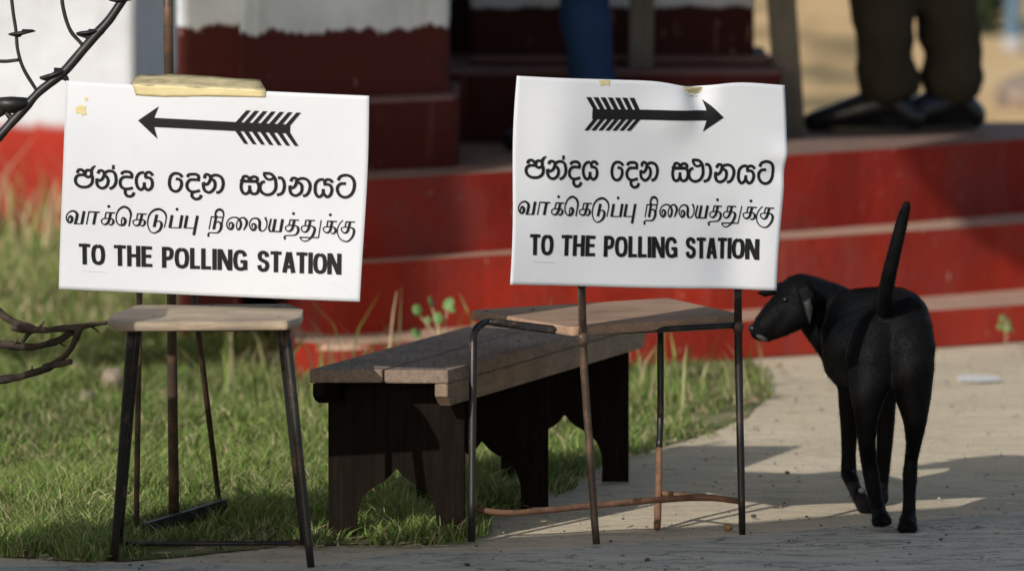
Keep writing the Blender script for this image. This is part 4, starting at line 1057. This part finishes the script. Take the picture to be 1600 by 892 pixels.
# ================================================================ PEOPLE ON THE PORCH
def person(label, feet, face, hipz, shirt, trousers, z0=0.412, knee_fwd=0.06, wid=0.072):
    """feet: two (x,y,face angle); everything above is built upward from them"""
    cx = sum(f[0] for f in feet)/2; cy = sum(f[1] for f in feet)/2
    t_ = thing('person', label, 'person', (cx,cy,z0))
    f = Vector((math.cos(face), math.sin(face), 0)); s = Vector((-f.y, f.x, 0))
    hip = Vector((cx,cy,z0+0.90)); body = []; trou = []
    for i,(x,y,fa) in enumerate(feet):
        d = Vector((math.cos(fa), math.sin(fa), 0)); sd = s*(0.085 if i else -0.085)
        ank = Vector((x,y,z0+0.09)); kn = ank+f*0.035; kn.z = z0+0.48; up_ = (kn-ank)/(kn.z-ank.z)
        trou.append([(*(ank+up_*0.035),wid*0.97),(*(ank+up_*0.09),wid*0.86),(*(ank+up_*0.22),wid*1.0),(*kn,wid*1.05),(*(hip+sd-Vector((0,0,0.08))),0.095)])
        body.append([(*ank,0.03),(*kn,0.05),(*(hip+sd),0.075)])
        toe = ank + d*0.19; heel = ank - d*0.05
        sh = [[(heel.x,heel.y,z0+0.035,0.034),(ank.x,ank.y,z0+0.075,0.042),((ank+d*0.06).x,(ank+d*0.06).y,z0+0.056,0.042),((ank+d*0.13).x,(ank+d*0.13).y,z0+0.036,0.034),(toe.x,toe.y,z0+0.026,0.022)],[(heel.x,heel.y,z0+0.03,0.028),((ank+d*0.07).x,(ank+d*0.07).y,z0+0.03,0.030),((ank+d*0.14).x,(ank+d*0.14).y,z0+0.028,0.026)]]
        me = capsules_mesh('shoe', sh, 0.006, 4)
        for v in me.vertices:
            if v.co.z < z0+0.003: v.co.z = z0+0.003
        link('shoe', me, M_shoe, t_, smooth=True)
        bm = bmesh.new(); k_ = []
        for j in range(20):
            an = 2*math.pi*j/20; L_ = 0.135 if math.cos(an) > 0 else 0.125
            c_ = ank + d*0.065 + d*math.cos(an)*L_ + Vector((-d.y,d.x,0))*math.sin(an)*0.043; k_.append((c_.x,c_.y))
        add_prism(bm, k_, z0+0.0015, z0+0.016, 0.002); obj('sole', bm, M_nose, t_)
    trou.append([(*(hip-s*0.07),0.115),(*(hip+s*0.07),0.115)])
    me = capsules_mesh('trousers', trou, 0.011, 4); me.update()
    for v in me.vertices:
        q = v.co; low = max(0.25, 1-abs(q.z-z0-0.12)*4)
        v.co = q + v.normal*(0.016*low*noise.noise(Vector((q.x*9, q.y*9, q.z*22))) + 0.010*noise.noise(Vector((q.x*16+q.z*9, q.y*14, q.z*6))))
    link('trousers', me, trousers, t_, smooth=True)
    ch_ = hip+Vector((0,0,0.42)); nk = hip+Vector((0,0,0.60)); hd = hip+Vector((0,0,0.73))+f*0.01
    body += [[(*hip,0.11),(*(hip+Vector((0,0,0.2))),0.10),(*ch_,0.11),(*nk,0.05),(*hd,0.075),(*(hd+Vector((0,0,0.06))),0.078)],
             [(*(ch_-s*0.13+Vector((0,0,0.06))),0.05),(*(ch_+s*0.13+Vector((0,0,0.06))),0.05)], [(*(hd+f*0.05-Vector((0,0,0.045))),0.035),(*(hd-Vector((0,0,0.02))),0.05)],
             [(*(hd+f*0.092+Vector((0,0,0.0))),0.010),(*(hd+f*0.080+Vector((0,0,0.035))),0.008)]]
    shirt_c = [[(*(hip+Vector((0,0,0.05))-s*0.05),0.118),(*(hip+Vector((0,0,0.05))+s*0.05),0.118)],[(*(hip+Vector((0,0,0.04))),0.13),(*ch_,0.128),(*(nk-Vector((0,0,0.06))),0.075)],[(*(ch_-s*0.14+Vector((0,0,0.06))),0.062),(*(ch_+s*0.14+Vector((0,0,0.06))),0.062)]]
    for sg in (-1,1):
        sh_ = ch_+s*0.18*sg+Vector((0,0,0.06)); el = sh_+Vector((0,0,-0.29))+s*0.03*sg-f*0.02; wr = el+Vector((0,0,-0.24))+f*0.06
        body.append([(*sh_,0.045),(*el,0.036),(*wr,0.025)]); hand = wr+Vector((0,0,-0.07))+f*0.01
        body.append([(*wr,0.024),(*hand,0.028)])
        for j in range(4):
            b0 = hand+f*(0.024*(1-j*0.66))+Vector((0,0,-0.015)); l_ = (0.062,0.072,0.068,0.052)[j]
            body.append([(*b0,0.0085),(*(b0+Vector((0,0,-l_*0.6))+f*0.005),0.008),(*(b0+Vector((0,0,-l_))+f*0.012-s*0.01*sg),0.0068)])
        body.append([(*(wr+f*0.02+Vector((0,0,-0.02))),0.011),(*(wr+f*0.045+Vector((0,0,-0.06))),0.009),(*(wr+f*0.048+Vector((0,0,-0.085))),0.0075)])
        shirt_c.append([(*sh_,0.062),(*(sh_.lerp(el,0.75)),0.054)])
    link('body', capsules_mesh('body', body, 0.0065, 3), M_skin, t_, smooth=True)
    link('shirt', capsules_mesh('shirt', shirt_c, 0.011, 5), shirt, t_, smooth=True)
    link('hair', capsules_mesh('hair', [[(*(hd-f*0.02+Vector((0,0,0.075))),0.082),(*(hd-f*0.045+Vector((0,0,0.02))),0.068)]], 0.008, 3), M_hair, t_, smooth=True)
    for sg in (-1,1): ellip('eye', hd+f*0.078+s*0.03*sg+Vector((0,0,0.035)), 0.008,0.008,0.008, M_nose, t_)
    return t_
a1 = P(1392,170,20.12); a2 = P(1492,175,20.16)
person('person in olive-brown trousers and black shoes standing on the porch at right', [(a1.x,20.12,math.pi*0.985),(a2.x,20.20,math.pi*1.13)], math.pi, 0.9, M_shirt, M_olive, wid=0.081)
b1 = P(932,100,19.55); b2 = P(927,100,19.3)
person('person in dark blue trousers standing behind the right polling sign', [(b1.x,19.62,math.pi*0.9),(b2.x,19.40,math.pi*1.0)], math.pi, 0.9, M_shirt2, M_jeans, wid=0.060)

# ================================================================ SMALL THINGS
def stone(name, c, sx, sy, sz, m, label, cat='stone', seed=1.0, group=None):
    bm = bmesh.new(); bmesh.ops.create_icosphere(bm, subdivisions=3, radius=1.0)
    for v in bm.verts:
        k = 1+0.30*noise.noise(v.co*1.5+Vector((seed,seed,0)))+0.08*noise.noise(v.co*5); v.co = Vector(c)+Vector((v.co.x*sx*k, v.co.y*sy*k, v.co.z*sz*k))
    return tag(obj(name, bm, m, origin=c, smooth=True), label, cat, group)
c = G(176,612); stone('stone', (c.x,c.y,0.022), 0.024,0.03,0.032, M_stone, 'pinkish-brown stone half hidden in the grass left of the stool', seed=2)
c = G(135,628); stone('stone', (c.x,c.y,0.008), 0.017,0.02,0.018, M_stone, 'smaller buff stone low in the grass beside the pinkish one', seed=5)
c = G(1137,828); stone('pebble', (c.x,c.y,0.005), 0.0085,0.009,0.0075, M_pebble, 'ochre pebble by the foot of the right chair leg', 'pebble', seed=3)
c = G(650,748); stone('stone', (c.x-0.01,c.y+0.9,0.015), 0.018,0.02,0.03, M_stone, 'brown stone in the grass seen through the bench leg arch', seed=8)
for i,(u,v,s,txt) in enumerate(((1178,808,0.0045,'small dark pebble on the path just right of the rusty chair'),(1012,876,0.004,'tiny dark pebble on the road in front of the right chair'),(730,884,0.004,'tiny dark pebble at the bottom of the road'),(1230,740,0.004,'tiny pebble in the long shadow left of the dog'))):
    c = G(u,v); stone('pebble', (c.x,c.y,s*0.6), s*1.2,s,s*0.8, M_pebble2, txt, 'pebble', seed=i*1.7)
# grit scattered on the path and the road
bm = bmesh.new(); rr = random.Random(4)
for i in range(5200):
    y = rr.uniform(14.3, 19.0)**1.0; x = rr.uniform(-0.95, 1.25)
    if inside(lawn_poly, np.array([x]), np.array([y]))[0] and rr.random() > 0.05: continue
    if x > -0.42 and y > 17.95+(x+0.33)*0.72: continue
    q = rr.random(); s_ = 0.0011 + 0.0035*q**6; c = Vector((x, y, s_*0.25))
    ring = [bm.verts.new(c+Vector((math.cos(a+i)*s_*rr.uniform(0.8,1.5), math.sin(a+i)*s_*rr.uniform(0.7,1.3), 0))) for a in (0,1.5,3.1,4.6)]
    t = bm.verts.new(c+Vector((0,0,s_*rr.uniform(0.4,0.9)))); b_ = bm.verts.new(c-Vector((0,0,s_*0.3)))
    mi = rr.choice((0,0,1,2))
    for k in range(4):
        f = bm.faces.new((ring[k], ring[(k+1)%4], t)); f.material_index = mi
        f = bm.faces.new((ring[(k+1)%4], ring[k], b_)); f.material_index = mi
o = obj('grit', bm, [M_conc, M_pebble, M_pebble2]); tag(o, 'fine grit and sand grains scattered over the path and road', 'grit', kind='stuff')
# fallen dry bits along the lawn edge
bm = bmesh.new()
for i in range(420):
    e0 = edge[rr.randrange(1, len(edge)-3)]; x = e0.x+rr.gauss(0,0.10); y = e0.y+rr.gauss(0,0.12); an = rr.uniform(0,6.28); L = rr.uniform(0.006,0.022); w_ = rr.uniform(0.0008,0.0022)
    d = Vector((math.cos(an), math.sin(an), 0)); s2 = Vector((-d.y, d.x, 0))*w_; c = Vector((x,y,0.004+rr.random()*0.004))
    bm.faces.new([bm.verts.new(c-d*L-s2), bm.verts.new(c+d*L-s2+Vector((0,0,0.003))), bm.verts.new(c+d*L*0.9+s2+Vector((0,0,0.004))), bm.verts.new(c-d*L+s2+Vector((0,0,0.001)))])
o = obj('dry_litter', bm, M_straw); tag(o, 'dry grass clippings strewn along the ragged edge of the lawn', 'dry litter', kind='stuff')
# flat scrap of paper on the path
bm = bmesh.new(); q = [G(1494,587,0.002),G(1512,585,0.004),G(1560,588,0.003),G(1565,594,0.001),G(1530,596,0.002),G(1497,594,0.001)]
f_ = bm.faces.new([bm.verts.new(p) for p in q]); r_ = bmesh.ops.extrude_face_region(bm, geom=[f_])
for e in r_['geom']:
    if isinstance(e, bmesh.types.BMVert): e.co.z -= 0.0008
tag(obj('paper_scrap', bm, M_scrap, origin=G(1530,590)), 'flat white scrap of paper lying on the path beyond the dog', 'litter')
for (u,v,L,an,txt) in ((1166,630,0.03,0.4,'pale curled dry leaf at the edge of the lawn by the right chair'),(1215,577,0.018,1.0,'small pale dry leaf on the path left of the dog')):
    c = G(u,v,0.006); bm = bmesh.new(); d = Vector((math.cos(an),math.sin(an),0)); s2 = Vector((-d.y,d.x,0))
    pr = [(-1,0,0),(-0.5,0.3,0.006),(0,0.4,0.012),(0.6,0.25,0.010),(1,0,0.002)]
    A1 = [bm.verts.new(c+d*a*L+s2*b*L+Vector((0,0,z))) for a,b,z in pr]; B1 = [bm.verts.new(c+d*a*L-s2*b*L*0.8+Vector((0,0,z+0.003))) for a,b,z in pr[1:-1]]
    Cn = [bm.verts.new(c+d*a*L+Vector((0,0,z*0.3+0.001))) for a,b,z in pr[1:-1]]
    up_ = [A1[0]]+Cn+[A1[-1]]
    for i in range(4):
        vs = [A1[i],A1[i+1],up_[i+1],up_[i]]; vs = list(dict.fromkeys(vs)); bm.faces.new(vs) if len(vs) > 2 else None
        dn_ = [A1[0]]+B1+[A1[-1]]; vs = list(dict.fromkeys([up_[i],up_[i+1],dn_[i+1],dn_[i]])); bm.faces.new(vs) if len(vs) > 2 else None
    o = tag(obj('dry_leaf', bm, M_straw, origin=c), txt, 'leaf'); s3 = o.modifiers.new('t','SOLIDIFY'); s3.thickness = 0.0008

# round-leaved weed by the steps
def round_leaf(c, r, tilt, az, m, parent):
    bm = bmesh.new(); R = Euler((tilt, 0, az)).to_matrix(); n_ = 12; vs = []
    ctr = bm.verts.new(Vector(c)+R @ Vector((0,0,-r*0.12)))
    for i in range(n_):
        a = 2*math.pi*i/n_; rr = r*(1+0.12*math.cos(a)); vs.append(bm.verts.new(Vector(c)+R @ Vector((math.cos(a)*rr*0.85, math.sin(a)*rr, 0))))
    for i in range(n_): bm.faces.new((vs[i], vs[(i+1)%n_], ctr))
    o = obj('leaf', bm, m, parent, smooth=True); s4 = o.modifiers.new('t','SOLIDIFY'); s4.thickness = 0.001
wd = thing('weed', 'pale green round-leaved weed growing by the foot of the red steps', 'weed', G(690,545))
yw = 17.75
for (u,v,r,ti,az) in ((651,484,0.0125,1.1,0.3),(673,472,0.0135,1.3,1.2),(700,475,0.0155,1.0,-0.5),(684,497,0.0135,1.2,0.2),(650,522,0.0150,0.9,0.7),(668,500,0.008,1.3,0.1),(706,484,0.008,0.8,0.1)):
    round_leaf(P(u,v,yw+random.uniform(-0.02,0.02)), r, ti, az, M_leaf, wd)
for pts in ([(690,560),(680,525),(652,488)],[(690,560),(684,515),(674,476)],[(690,560),(694,520),(700,480)],[(690,560),(688,530),(684,500)],[(690,560),(668,545),(652,526)]):
    tube('stem', [(*P(u,v,yw),0.0016) for u,v in pts], M_straw, wd, 6)
w2 = thing('weed', 'tiny green weed rooted in the crack of the lowest step at right', 'weed', P(1572,530,18.9))
for (u,v,r,ti,az) in ((1566,498,0.009,1.2,0.3),(1577,502,0.010,1.1,1.2),(1572,512,0.011,1.0,-0.5),(1562,510,0.008,1.2,0.2),(1580,515,0.007,0.9,0.7)):
    round_leaf(P(u,v,18.93), r, ti, az, M_leaf, w2)
tube('stem', [(*P(1572,548,18.93),0.0015),(*P(1572,500,18.93),0.0012)], M_straw, w2, 6)
# tall single grass stalks
for i,(pts,txt) in enumerate(((([(608,560),(613,500),(620,455)]),'tall single grass stalk standing before the red steps'),)):
    tube('grass_stalk', [(*P(u,v,17.7),0.0032-0.0012*k) for k,(u,v) in enumerate(pts)], M_straw, None, 6, origin=P(608,560,17.7))
    bpy.data.objects['grass_stalk']['label'] = txt; bpy.data.objects['grass_stalk']['category'] = 'grass stalk'
print('objects', len(bpy.data.objects), 'tris', sum(len(o.data.polygons) for o in bpy.data.objects if o.type=='MESH'))
